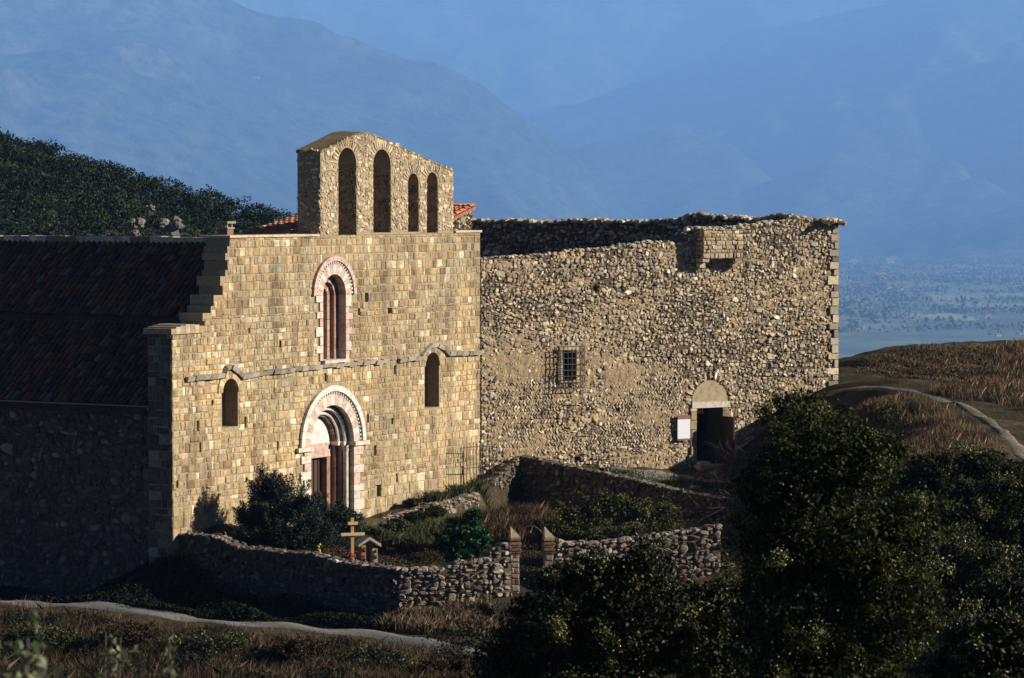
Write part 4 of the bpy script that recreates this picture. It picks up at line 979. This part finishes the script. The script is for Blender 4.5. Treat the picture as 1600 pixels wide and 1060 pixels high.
def shrub(name, label, cat, main, n, leaf, mat, seed, nsub=60, sub_r=.25, twigs=30, aspect=.55, group=None, foot=None, bark='bark', twig_r=.02, fill=.35):
    cs, rs = blob_centres(main, nsub, sub_r, seed)
    pts, kk = clumps(cs, rs, n); tn = np.random.default_rng(seed+500).uniform(.45, 1.25, len(cs))[kk]
    c0 = np.mean([c for c, _ in main], 0)
    x, y = (foot if foot else (c0[0], c0[1])); z0 = gz(x, y)
    t = thing(name, (x, y, z0), label, cat, group)
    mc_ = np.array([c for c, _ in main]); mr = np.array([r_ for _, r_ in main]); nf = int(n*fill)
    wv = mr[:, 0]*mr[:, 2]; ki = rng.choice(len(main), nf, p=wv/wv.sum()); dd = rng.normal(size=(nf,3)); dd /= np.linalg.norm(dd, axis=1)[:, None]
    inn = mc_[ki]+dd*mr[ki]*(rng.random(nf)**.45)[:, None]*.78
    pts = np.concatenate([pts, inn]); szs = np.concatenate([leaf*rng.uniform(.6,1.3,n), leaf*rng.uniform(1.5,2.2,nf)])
    link('crown', leaf_mesh('crown', pts, leaf, MAT[mat], aspect, sizes=szs, tone=np.concatenate([tn, np.full(nf, .45)])), t)  # inner leaves toned down, shade inside the bush put into their colour
    b = Buf(); random.seed(seed); idx = [random.randrange(len(cs)) for _ in range(twigs)]
    hubs = [Vector(c) for c, _ in main]; base = Vector((x, y, z0-.1))
    for h_ in hubs: 
        m1 = base.lerp(h_, .5)+Vector((random.uniform(-.1,.1), 0, 0)); b.tube(base, m1, twig_r*3, twig_r*2.2, 6); b.tube(m1, h_, twig_r*2.2, twig_r*1.3, 6)
    for i in idx:
        q = Vector(cs[i]); h_ = min(hubs, key=lambda k: (k-q).length); m1 = h_.lerp(q, .5)+Vector((0, 0, random.uniform(-.05,.08))); b.tube(h_, m1, twig_r, twig_r*.7, 4); b.tube(m1, q, twig_r*.7, twig_r*.25, 4)
    obj('branches', b, MAT[bark], t); return t
def S(px, py, d, rpx, rpz=None, ry=None): # clump centre seen at a photo position, radii given in photo pixels
    p = at(px, py, d); k = d/FPX; rz = (rpz or rpx)*k; return ((p.x, p.y, p.z), (rpx*k, ry or rpx*k, rz))
# big evergreen bushes on the near slope
D = 31
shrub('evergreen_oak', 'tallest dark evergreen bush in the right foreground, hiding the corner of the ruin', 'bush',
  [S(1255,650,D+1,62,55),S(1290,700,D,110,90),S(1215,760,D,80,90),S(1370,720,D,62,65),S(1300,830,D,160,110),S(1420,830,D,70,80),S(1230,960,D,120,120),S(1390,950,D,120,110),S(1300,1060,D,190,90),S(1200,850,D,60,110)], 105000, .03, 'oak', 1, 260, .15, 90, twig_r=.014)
D = 34
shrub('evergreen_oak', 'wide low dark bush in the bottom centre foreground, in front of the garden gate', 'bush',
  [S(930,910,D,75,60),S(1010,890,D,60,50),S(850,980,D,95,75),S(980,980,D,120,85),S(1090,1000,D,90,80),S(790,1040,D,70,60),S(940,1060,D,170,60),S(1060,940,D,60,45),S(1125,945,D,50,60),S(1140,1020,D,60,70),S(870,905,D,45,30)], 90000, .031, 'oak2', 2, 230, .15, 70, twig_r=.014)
D = 27
shrub('evergreen_oak', 'speckled grey-green bush in the bottom right corner', 'bush',
  [S(1530,1010,D,80,65),S(1600,1000,D,60,65),S(1480,1060,D,70,55),S(1570,1070,D,100,60)], 26000, .03, 'oak2', 3, 80, .13, 30, twig_r=.012)
D = 62
shrub('evergreen_oak', 'dark oak bush right of the tall bush, at the foot of the dry grass slope', 'bush',
  [S(1450,740,D,60,38),S(1530,725,D,55,33),S(1480,790,D,90,50),S(1420,790,D,60,60)], 40000, .045, 'oak', 4, 120, .2, 30)
shrub('evergreen_oak', 'dark oak bush at the right edge below the path', 'bush',
  [S(1590,745,D,45,35),S(1570,800,D,80,60),S(1560,880,D,90,60),S(1640,800,D,60,80)], 40000, .045, 'oak', 5, 120, .2, 30)
D = 48
shrub('evergreen_oak', 'pale tipped bush between the tall bush and the right edge', 'bush',
  [S(1510,880,D,70,60),S(1590,930,D,70,50),S(1460,930,D,60,60),S(1540,960,D,90,60)], 40000, .038, 'oak2', 6, 120, .2, 30)
# bare twigs reaching over the forecourt
random.seed(8); p0 = at(1165, 790, 31.5); t = thing('bare_shrub', (p0.x, p0.y, gz(p0.x, p0.y)), 'leafless pale twigs sticking out left of the tallest bush', 'shrub')
b = Buf()
def twig(p, q, r_, n):
    b.tube(p, q, r_, r_*.6, 4)
    if n: 
        for _ in range(3):
            d = (q-p)*random.uniform(.45,.8); d = d+Vector((random.uniform(-.1,.1), random.uniform(-.1,.1), random.uniform(-.09,.1))); twig(q if random.random() < .6 else p.lerp(q, .6), (q if random.random() < .6 else p.lerp(q, .6))+d, r_*.6, n-1)
b.tube((p0.x, p0.y, gz(p0.x, p0.y)-.1), p0, .02, .01, 5)
for (x, y) in ((1130,720),(1120,760),(1070,800),(1100,850)): twig(p0, p0.lerp(at(x, y, 31.5), .55), .007, 4)
obj('twigs', b, MAT['twig'], t)
# juniper in front of the portal
def conifer(name, label, parts, n, seed, leaf=.085):
    g = np.random.default_rng(seed); P = []
    c0 = np.mean([p[0] for p in parts], 0); x, y = c0[0], c0[1]; z0 = gz(x, y); t = thing(name, (x, y, z0), label, 'shrub')
    b = Buf(); random.seed(seed)
    for (c, r_) in parts:
        c = np.array(c); r_ = np.array(r_); m_ = int(34*len(parts)/len(parts))
        for k in range(m_):
            d = g.normal(size=3); d /= np.linalg.norm(d); d[2] = abs(d[2])*.8+.1*g.normal(); tip = c+d*r_*g.uniform(.85,1.25)
            base = np.array([x, y, z0+.2]); s0 = c+(d*r_)*.1-np.array([0,0,r_[2]*.4])
            nn = int(1.7*n)//(m_*len(parts)); tt = g.random(nn)**.75; wd_ = (1.05-tt)*.2+.03
            pts = s0+(tip-s0)*tt[:, None]+np.array([0,0,-.12])*np.sin(tt*3.1)[:, None]+g.normal(size=(nn,3))*wd_[:, None]*np.array([1,1,.6])
            P.append(pts); b.tube(tuple(s0), tuple(tip), .025, .006, 5)
        b.tube((x, y, z0-.1), tuple(c), .07, .03, 6)
    link('foliage', leaf_mesh('foliage', np.concatenate(P), leaf, MAT['juniper'], .3, .1), t); obj('stem', b, MAT['bark'], t); return t
conifer('juniper', 'dark feathery juniper in front of the church wall, left of the portal', [S(418,765,95.5,30,36),S(400,805,95.5,36,34),S(455,790,95.5,52,50),S(440,840,95,75,55),S(395,850,95,45,38),S(480,830,95,40,50)], 34000, 51)
conifer('juniper', 'lower dark juniper covering the foot of the portal behind the cross', [S(510,810,96.5,38,34),S(540,815,96.5,26,26),S(500,850,96,58,40),S(480,800,96,28,30)], 22000, 52)
# laurel, yellow-green bush, dry shrubs in the garden
shrub('laurel_bush', 'glossy bright green bush behind the sunlit garden wall', 'bush', [S(720,835,94.5,36,32),S(738,815,94.5,20,24),S(755,845,94.5,18,25),S(695,855,94.5,26,28),S(725,865,94.3,42,20)], 7500, .1, 'laurel', 61, 70, .16, 30)
shrub('spreading_bush', 'large yellow-green spreading bush below the terrace wall', 'bush', [S(960,800,99,70,28,1.4),S(900,815,99,45,30,1.2),S(1030,805,99,48,26,1.2),S(930,830,98,70,25,1.4),S(1010,830,98,60,22,1.2)], 30000, .07, 'olivebush', 62, 160, .25, 40)
shrub('spreading_bush', 'dark clump of greenery right of the garden gate, behind the wall', 'bush', [S(900,838,94,35,15),S(950,835,94.5,45,14),S(1020,830,95,50,14)], 8000, .06, 'oak', 63, 60, .15, 20)
def blades(name, X, Y, h, w, mat, parent=None, lean=.35, zoff=0, hv=.5):
    N = len(X); Z = gz_arr(X, Y)+zoff; a = rng.random(N)*6.283; hh = h*rng.uniform(1-hv, 1+hv, N)
    dx, dy = np.cos(a)*w/2, np.sin(a)*w/2; lx, ly = rng.normal(size=N)*lean*hh, rng.normal(size=N)*lean*hh
    m_ = np.stack([X+lx*.4, Y+ly*.4, Z+hh*.6], 1)
    V = np.stack([np.stack([X-dx, Y-dy, Z-.03], 1), np.stack([X+dx, Y+dy, Z-.03], 1), m_+np.stack([dx,dy,0*dx],1)*.8, np.stack([X+lx, Y+ly, Z+hh], 1), m_-np.stack([dx,dy,0*dx],1)*.8], 1).reshape(-1,3)
    c = np.repeat(rng.random((N,3)), 5, 0)
    return mesh_np(name, V, np.arange(5*N), 5, c, MAT[mat])
def patch(pxs, n, jitter=.0): # random ground points inside a quad given as four (px,py,d)
    q = np.array([tuple(at(*p))[:2] for p in pxs]); s, t_ = rng.random(n)[:, None], rng.random(n)[:, None]
    p = (q[0]*(1-s)+q[1]*s)*(1-t_)+(q[3]*(1-s)+q[2]*s)*t_
    return p[:, 0]+rng.normal(size=n)*jitter, p[:, 1]+rng.normal(size=n)*jitter
def stuff(name, me, label, cat): return tag(link(name, me), label, cat, None, 'stuff')
PATHPTS = [Vector(p[:2]) for p in (W.P(14.2,-1.3,0),at(1345,605,115),at(1400,609,113),at(1480,628,110),at(1540,655,106),at(1610,720,99),(20,93,0))]
def tufts(cx, cy, per, spread): # clumped positions, kept off the trodden path
    keep = np.ones(len(cx), bool)
    for a, b_ in zip(PATHPTS[:-1], PATHPTS[1:]):
        d = b_-a; t = np.clip(((cx-a.x)*d.x+(cy-a.y)*d.y)/d.dot(d), 0, 1); px_, py_ = a.x+t*d.x, a.y+t*d.y
        keep &= (np.hypot(cx-px_, cy-py_) > .75) & ~((np.abs(cx-px_) < 1.2) & (cy < py_) & (cy > py_-1.6))
    cx, cy = cx[keep], cy[keep]
    k = np.repeat(np.arange(len(cx)), per); return cx[k]+rng.normal(size=len(k))*spread, cy[k]+rng.normal(size=len(k))*spread
x, y = patch([(1335,640,112),(1500,640,112),(1560,720,96),(1345,740,96)], 520); x, y = tufts(x, y, 90, .2)
stuff('dry_grass', blades('dry_grass', x, y, .3, .011, 'straw', lean=.25), 'tall reddish dry grass on the slope below the path', 'dry grass')
x, y = patch([(1340,570,121),(1620,560,130),(1640,640,112),(1430,600,117)], 700); x, y = tufts(x, y, 34, .3)
stuff('hilltop_grass', blades('hilltop_grass', x, y, .1, .014, 'straw', lean=.6), 'short dry grass on the hillock above the path', 'dry grass')
x, y = patch([(1580,560,128),(1660,560,128),(1680,660,106),(1500,640,110)], 160); x, y = tufts(x, y, 70, .2)
stuff('dry_grass', blades('dry_grass', x, y, .3, .012, 'straw', lean=.3), 'tall dry grass at the right edge above the path bend', 'dry grass')
x, y = patch([(742,790,104),(850,785,106),(870,835,97),(745,825,98)], 200); x, y = tufts(x, y, 50, .14)
stuff('dry_grass', blades('dry_grass', x, y, .55, .018, 'drybrush', lean=.25), 'rust brown dry grass in the garden below the terrace wall', 'dry grass')
x, y = patch([(600,800,100),(760,790,104),(740,850,96),(590,860,95)], 170); x, y = tufts(x, y, 60, .2)
stuff('garden_weeds', blades('garden_weeds', x, y, .4, .022, 'greengrass', lean=.4), 'green and dry weeds on the garden slope under the ramp', 'weeds')
x, y = patch([(680,790,105),(758,768,107.5),(750,762,108.5),(660,788,105.5)], 60); x, y = tufts(x, y, 60, .12)
stuff('ramp_weeds', blades('ramp_weeds', x, y, .3, .02, 'greengrass', lean=.4), 'low weeds along the top of the ramp by the iron gate', 'weeds')
x, y = patch([(840,735,112),(1180,745,112),(1180,770,107),(980,750,109.5)], 150); x, y = tufts(x, y, 22, .25)
stuff('forecourt_grass', blades('forecourt_grass', x, y, .13, .02, 'greengrass', lean=.7), 'thin trodden grass on the forecourt before the ruin door', 'grass')
x, y = patch([(620,965,89.7),(760,960,90.3),(760,1000,85.5),(600,985,87.8)], 150); x, y = tufts(x, y, 45, .15)
stuff('wall_foot_grass', blades('wall_foot_grass', x, y, .28, .018, 'straw', lean=.4), 'dry grass at the foot of the sunlit garden wall', 'dry grass')
def ground_cover(name, quad, n, per, spread, leaf, mat, label, cat, h=.3):
    x, y = patch(quad, n); x, y = tufts(x, y, per, spread); z = gz_arr(x, y)+rng.random(len(x))*h*(.5+.5*np.sin(x*1.7)*np.cos(y*1.3+x))
    me = leaf_mesh(name, np.stack([x, y, z], 1), leaf, MAT[mat]); return stuff(name, me, label, cat)
ground_cover('ivy_cover', [(255,840,94.2),(622,905,89.4),(620,985,87.6),(230,955,91.6)], 1500, 28, .22, .09, 'black_scrub', 'dark low scrub between the shaded garden wall and the road', 'scrub', .45)  # near-black leaves give this bank its shade by colour
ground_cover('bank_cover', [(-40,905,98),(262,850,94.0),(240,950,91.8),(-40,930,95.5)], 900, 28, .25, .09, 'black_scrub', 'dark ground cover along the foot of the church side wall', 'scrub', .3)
ground_cover('garden_cover', [(600,830,100.5),(1120,800,104),(1120,830,93.5),(640,885,91)], 900, 40, .3, .06, 'greengrass', 'mixed low greenery over the garden floor', 'weeds', .3)
ground_cover('garden_cover', [(380,870,94),(600,830,99),(640,885,91.2),(560,880,91.6)], 500, 40, .25, .06, 'drybrush', 'brown undergrowth around the cross and the shrine', 'undergrowth', .25)
ground_cover('roadside_cover', [(-60,950,92.2),(740,1037,81.4),(760,1090,77),(-60,1090,77)], 3200, 30, .25, .07, 'black_scrub', 'dark low weeds between the tufts along the near side of the road', 'weeds', .42)
ground_cover('roadside_cover', [(-60,956,91.5),(740,1042,81),(760,1090,77),(-60,1090,77)], 1100, 36, .22, .055, 'greengrass', 'green weeds on the verge along the near side of the road', 'weeds', .4)
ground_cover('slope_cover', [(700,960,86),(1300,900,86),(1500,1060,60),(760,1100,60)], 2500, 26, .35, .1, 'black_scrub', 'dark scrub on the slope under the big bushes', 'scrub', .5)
ground_cover('hilltop_cover', [(1335,575,121),(1640,560,128),(1640,640,112),(1430,600,117)], 260, 60, .4, .07, 'black_scrub', 'low dark heath between the dry grass of the hillock', 'heath', .14)
ground_cover('hilltop_cover', [(1340,620,112),(1500,640,110),(1600,700,100),(1345,740,97)], 200, 60, .3, .07, 'black_scrub', 'low dark heath scattered in the dry grass below the path', 'heath', .2)
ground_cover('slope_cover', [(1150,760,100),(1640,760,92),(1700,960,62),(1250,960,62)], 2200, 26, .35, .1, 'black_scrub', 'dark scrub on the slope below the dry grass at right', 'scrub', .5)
x, y = patch([(-60,948,92.5),(740,1035,81.6),(760,1090,77),(-60,1090,77)], 650); x, y = tufts(x, y, 40, .3)
stuff('roadside_grass', blades('roadside_grass', x, y, .34, .01, 'drybrush', lean=.45), 'dark dry grass and weeds along the near side of the road', 'grass')
for k, (px, py, d, rp, lb) in enumerate([(640,862,94.5,34,'reddish dry shrub behind the sunlit garden wall, left of the green bush'),(668,875,93.3,30,'low reddish dry shrub just above the sunlit garden wall'),(610,848,95.5,24,'grey-brown dry shrub right of the stone shrine'),(820,805,103,30,'rust coloured dry shrub above the gate pillars')]):
    shrub('dry_shrub', lb, 'shrub', [S(px,py,d,rp,rp*.55)], 5200, .06, 'drybrush', 70+k, 26, .17, 26, .16, 'dry shrubs in the garden', bark='twig', twig_r=.008)
shrub('green_shrub', 'low grey-green shrub left of the ramp parapet', 'shrub', [S(590,835,97,26,12),S(615,825,98.5,20,10)], 3500, .06, 'greengrass', 80, 24, .15, 10)
shrub('green_shrub', 'dark green shrub hanging over the ramp parapet', 'shrub', [S(650,808,102.5,24,11),S(680,800,103.5,22,11)], 4500, .06, 'oak', 81, 24, .15, 10)
shrub('green_shrub', 'rounded shrub at the foot of the church front beside the ramp', 'shrub', [S(648,786,105.0,20,9),S(672,780,105.8,12,9)], 4000, .05, 'greengrass', 82, 24, .12, 10)
# spiky plant and yellow flowers near the cross
def spiky(px, py, d, lb, n=40, L=.45):
    p = at(px, py, d); b = Buf(); random.seed(int(px))
    for k in range(n):
        a = random.random()*6.28; e = random.uniform(.5,1.4); q = Vector((math.cos(a)*math.cos(e), math.sin(a)*math.cos(e), math.sin(e)))*L*random.uniform(.7,1.1)
        s = Vector((-math.sin(a), math.cos(a), 0))*.018; m1 = p+q*.5+Vector((0,0,.04)); b.add([tuple(p-s*.6), tuple(p+s*.6), tuple(m1+s), tuple(p+q), tuple(m1-s)], [(0,1,2,3,4)], rc())
    tag(obj('yucca', b, MAT['laurel'], None, tuple(p)), lb, 'plant')
spiky(568, 838, 96, 'spiky green plant between the juniper and the ramp parapet')
for (px, py, d, lb, seed) in ((499,855,92.3,'tall stem with yellow flowers left of the wooden cross',1),(618,858,94,'small yellow flowers in the weeds right of the shrine',2)):
    random.seed(seed); p = at(px, py+22, d); t = thing('yellow_flower', tuple(p), lb, 'flower'); b = Buf(); f = Buf()
    for k in range(7 if seed == 1 else 4):
        q = p+Vector((random.uniform(-.06,.06), random.uniform(-.06,.06), random.uniform(.25,.5)*(1 if seed == 1 else .6))); b.tube(tuple(p), tuple(q), .006, .004, 4); f.rock(q.x, q.y, q.z, .03, .03, .035); f.tube((q.x, q.y, q.z), (p.x, p.y, p.z+.15), .003, .003, 3)
    obj('stem', b, MAT['greengrass'], t); obj('petals', f, MAT['yellow'], t)
# red flowers at the foot of the cross
p = at(549, 872, 91.2); t = thing('flower_pot', tuple(p-Vector((0,0,.1))), 'small clay pot of red and cream flowers at the foot of the cross', 'flowers')
b = Buf(); b.tube((p.x,p.y,p.z-.14), (p.x,p.y,p.z), .06, .09, 10); obj('pot', b, MAT['brick'], t); b = Buf()
for k in range(18): b.rock(p.x+random.uniform(-.12,.12), p.y+random.uniform(-.08,.08), p.z+random.uniform(.02,.14), .03, .03, .025)
obj('petals', b, MAT['red'], t)
# roadside low bushes
for k, (px, py, d, rp, lb) in enumerate([(60,1000,84,70,'low dark bush by the road at the left edge'),(200,990,84,60,'low dark bush by the road, right of the leftmost one'),(330,1010,83,70,'dark scrub by the road below the church corner'),(470,1015,82,60,'dark scrub by the road below the long shaded wall'),(590,1030,81,60,'dark scrub by the road below the wall corner'),(690,1045,79,50,'low scrub beside the large central bush')]):
    shrub('roadside_scrub', lb, 'scrub', [S(px,py,d,rp,rp*.32,1.2)], 7000, .06, 'drybrush' if k%2 else 'oak2', 90+k, 40, .2, 30, .4, 'scrub along the near side of the road', bark='twig', twig_r=.008)
# out-of-focus sprigs close to the camera
random.seed(77)
for k, (px, py, d, n_, lb) in enumerate([(28,960,7,4,'blurred leafy sprig in the bottom left corner, the tallest'),(75,1035,6.5,2,'short blurred pale sprig right of the corner one'),(172,990,11,3,'blurred green sprig in the bottom left foreground, second from the right'),(245,1000,11,3,'blurred leafy sprig in the left foreground, rightmost of the four')]):
    p = at(px, py, d); z0 = gz(p.x, p.y); t = thing('leafy_sprig', (p.x, p.y, z0), lb, 'plant', 'blurred sprigs in the left foreground')
    b = Buf(); L = []
    for s_ in range(n_):
        tipp = p+Vector((random.uniform(-.05,.05)*d/8, random.uniform(-.05,.05), random.uniform(-.09,0) if s_ else 0)); base = Vector((p.x+random.uniform(-.03,.03), p.y, z0))
        b.tube(tuple(base), tuple(tipp), .005, .002, 5)
        for q in range(30):
            c_ = tipp.lerp(base, (q/30)*min(1, .32/(tipp-base).length)); L.append((c_.x+random.uniform(-.028,.028), c_.y+random.uniform(-.02,.02), c_.z+random.uniform(-.01,.02)))
    obj('stems', b, MAT['twig'], t); link('leaves', leaf_mesh('leaves', np.array(L), .036 if d < 8 else .034, MAT['sprig'], .45), t)

# ------------------------------------------------------------------ wooded hill at left
hc = np.array([(-900,60),(-400,140),(-150,210),(0,236),(60,246),(130,270),(180,284),(250,314),(300,324),(350,345),(430,366),(520,395),(640,440)], float)
DH = 260
def hillz(x, y):
    px = 800+FPX*x/np.maximum(y, 100); zc = (314-np.interp(px, hc[:, 0], hc[:, 1]))*DH/FPX
    return np.where(y < DH, zc-(DH-y)*.2, zc-(y-DH)*.3)+.5*np.sin(x*.15+1)*np.cos(y*.13)
grid('hillside', np.linspace(-110,6,110), np.linspace(165,320,90), hillz, MAT['scrub'])
g = np.random.default_rng(5); N = 3000; x = g.uniform(-56,-4,N); y = g.uniform(196,268,N)
pxx = 800+FPX*x/y; keep = (pxx > -60) & (pxx < 620); x, y = x[keep], y[keep]; z = hillz(x, y)
r_ = g.uniform(.8, 1.6, len(x))
rockspots = [at(205,352,240), at(265,350,242), at(232,325,247), at(175,371,236), at(12,268,247), at(40,282,247), at(80,292,247)]
ok = np.ones(len(x), bool)
for q in rockspots: ok &= ((x-q.x)**2+((y-q.y)*.5)**2 > 1.0) | (y > q.y+1.5)
x, y, z, r_ = x[ok], y[ok], z[ok], r_[ok]
P = []; TN = []
for a, b_, c_, rr in zip(x, y, z, r_):
    m_ = 7; d = g.normal(size=(m_,3)); d /= np.linalg.norm(d, axis=1)[:, None]; d[:, 2] = np.abs(d[:, 2]); cc = np.array([a, b_, c_+rr*.6])+d*rr*.65
    n = int(110*rr); k = g.integers(0, m_, n); e = g.normal(size=(n,3)); e /= np.linalg.norm(e, axis=1)[:, None]; e[:, 2] = np.abs(e[:, 2])*.9-.1
    P.append(cc[k]+e*rr*.42*(g.random(n)**.4)[:, None]); TN.append((g.uniform(.3,1.5)*g.uniform(.7,1.2,m_))[k])
stuff('oak_wood', leaf_mesh('oak_wood', np.concatenate(P), .19, MAT['wood_far'], .8, .6, tone=np.concatenate(TN)), 'dark evergreen oak wood covering the hillside behind the church roof', 'wood')
random.seed(3)
for k_, (q, lb) in enumerate(zip(rockspots, ['cracked grey boulder outcrop in the wood, second from the right','pale boulder outcrop in the wood, nearest the chimney','small pale boulder above the two larger outcrops','low boulder just above the dark roof ridge','pale boulder in the wood at the left edge','pale boulder in the wood, second from the left edge','rounded boulder in the wood, third from the left edge'])):
    zz = float(hillz(np.array([q.x]), np.array([q.y]))[0]); b = Buf()
    s = .6 if k_ < 2 else .32
    for k in range(9): b.rock(q.x+random.uniform(-1,1)*s*1.3, q.y+random.uniform(-.6,.6), q.z+random.uniform(-.5,.5)*s, s*random.uniform(.4,.8), s*.7, s*random.uniform(.35,.6), n=7)
    b.rock(q.x, q.y+.5, (q.z+zz)/2-.3, s*1.4, s, abs(q.z-zz)/2+s*.5)
    tag(obj('boulder', b, MAT['rock'], None, (q.x, q.y, zz)), lb, 'boulder')

# ------------------------------------------------------------------ farms and fields in the valley
def farm(px, py, w, label, zz=VZ, roofh=.35):
    r_ = ray(px, py); d = zz/r_.z; p = r_*d; k = p.y/FPX; W_ = w*k; t = thing('farmhouse', (p.x, p.y, zz), label, 'house', 'farmhouses in the valley')
    fr = Frame((p.x-W_/2, p.y), 90-10); h = W_*.42; b = Buf(); b.box(fr, 0, W_, 0, W_*.6, zz-2, zz+h); obj('wall', b, MAT['farmwall'], t)
    b = Buf(); o = W_*.05; v = [fr.P(-o,-o,zz+h), fr.P(W_+o,-o,zz+h), fr.P(W_+o,W_*.6+o,zz+h), fr.P(-o,W_*.6+o,zz+h), fr.P(-o,W_*.3,zz+h+W_*.2), fr.P(W_+o,W_*.3,zz+h+W_*.2)]
    b.add(v, [(0,1,5,4),(2,3,4,5),(0,4,3),(1,2,5),(0,3,2,1)], (.5,.5,.5)); obj('roof', b, MAT['farmroof'], t)
for (x, y, w, lb) in [(1326,437,9,'white farmhouse in the valley just right of the ruin corner'),(1316,432,6,'small house touching the left of the white farmhouse'),(1331,453,9,'grey pink house below the white farmhouse'),(1341,471,7,'small white house below the grey pink one'),(1370,469,6,'tiny white house right of the small one'),(1377,436,16,'long orange roofed farmhouse in the valley'),(1390,453,9,'low pale house in the middle of the valley'),(1411,453,6,'tiny pale house right of the low one'),(1392,412,14,'long pale farmhouse higher up the valley'),(1334,414,13,'red roofed farm above the white farmhouse'),(1545,498,10,'red roofed house beside the pale field'),(1561,526,8,'white house low in the valley, right of the field'),(1597,523,8,'white house at the right edge of the valley')]:
    farm(x, y, w, lb)
yy = 9300.
while farz(np.array([ray(400,124).x*yy]), np.array([yy]))[0] < ray(400,124).z*yy/ray(400,124).y and yy < 24000: yy += 20
p = at(400, 124, yy); t = thing('farmhouse', (p.x, p.y, p.z-6), 'lone white house high on the forested mountain at left', 'house', 'farmhouses in the valley')
fr = Frame((p.x-16, p.y), 90); b = Buf(); b.box(fr, 0, 32, 0, 18, p.z-16, p.z+7); obj('wall', b, MAT['farmwall'], t); b = Buf()
v = [fr.P(-1,-1,p.z+7), fr.P(33,-1,p.z+7), fr.P(33,19,p.z+7), fr.P(-1,19,p.z+7), fr.P(-1,9,p.z+13), fr.P(33,9,p.z+13)]; b.add(v, [(0,1,5,4),(2,3,4,5),(0,4,3),(1,2,5),(0,3,2,1)], (.5,.5,.5)); obj('roof', b, MAT['farmroof'], t)
g9 = np.random.default_rng(44); VP = []
for k in range(150):   # hedges and tree lines between the fields
    y0_ = g9.uniform(5500, 16500); x0_ = y0_*g9.uniform(.09, .19); L_ = g9.uniform(60, 480); a_ = g9.choice([.1, 1.35])+g9.normal()*.12; n = int(L_/4)
    t_ = g9.random(n)*L_; VP.append(np.stack([x0_+t_*math.cos(a_)+g9.normal(size=n)*5, y0_+t_*math.sin(a_)+g9.normal(size=n)*5, VZ+g9.uniform(1, 11, n)], 1))
for k in range(170):   # groves
    y0_ = 5500+11500*g9.random()**.7; x0_ = y0_*g9.uniform(.09, .19); r0 = g9.uniform(20, 130)*(y0_/11000)**1.5; n = int(r0*1.6)
    VP.append(np.stack([x0_+g9.normal(size=n)*r0, y0_+g9.normal(size=n)*r0, VZ+g9.uniform(1, 12, n)], 1))
stuff('valley_trees', leaf_mesh('valley_trees', np.concatenate(VP), 9, MAT['valley_tree'], .8, .5), 'hedges, tree lines and groves scattered over the hazy valley floor', 'trees')
def field(pts, mat, dz=.6):
    v = []
    for (x, y) in pts: r_ = ray(x, y); q = r_*(VZ/r_.z); v.append((q.x, q.y, VZ+dz))
    b = Buf(); b.add(v, [tuple(range(len(v)))], (.5,.5,.5)); tag(obj('field', b, MAT[mat]), kind='structure')
field([(1441,498),(1447,492),(1480,489.5),(1510,494),(1530,499),(1525,502),(1470,501)], 'field')
field([(1312,376),(1330,371),(1370,371),(1408,379),(1405,386),(1360,381),(1312,380)], 'redfield', 1.2)
field([(1500,380),(1505,370),(1550,372),(1552,386),(1520,388)], 'redfield', 1.2)

# ------------------------------------------------------------------ the air between us and the mountains
b = Buf(); x0, x1, y0, y1, z0, z1 = -17500, 17500, -60, 30500, -275, 1980
b.hexa([(x0,y0,z0),(x1,y0,z0),(x1,y1,z0),(x0,y1,z0),(x0,y0,z1),(x1,y0,z1),(x1,y1,z1),(x0,y1,z1)])
m = bpy.data.materials.new('valley_haze'); m.use_nodes = True; nt = m.node_tree; nt.nodes.clear()
out = nt.nodes.new('ShaderNodeOutputMaterial'); pv_ = nt.nodes.new('ShaderNodeVolumePrincipled')
HAZE = .82e-4
pv_.inputs['Color'].default_value = (.275,.53,1,1); pv_.inputs['Density'].default_value = HAZE; pv_.inputs['Anisotropy'].default_value = 0.0
nt.links.new(pv_.outputs[0], out.inputs['Volume'])
tag(obj('haze', b, m), 'blue haze filling the valley between the church and the mountains', 'haze', None, 'stuff')
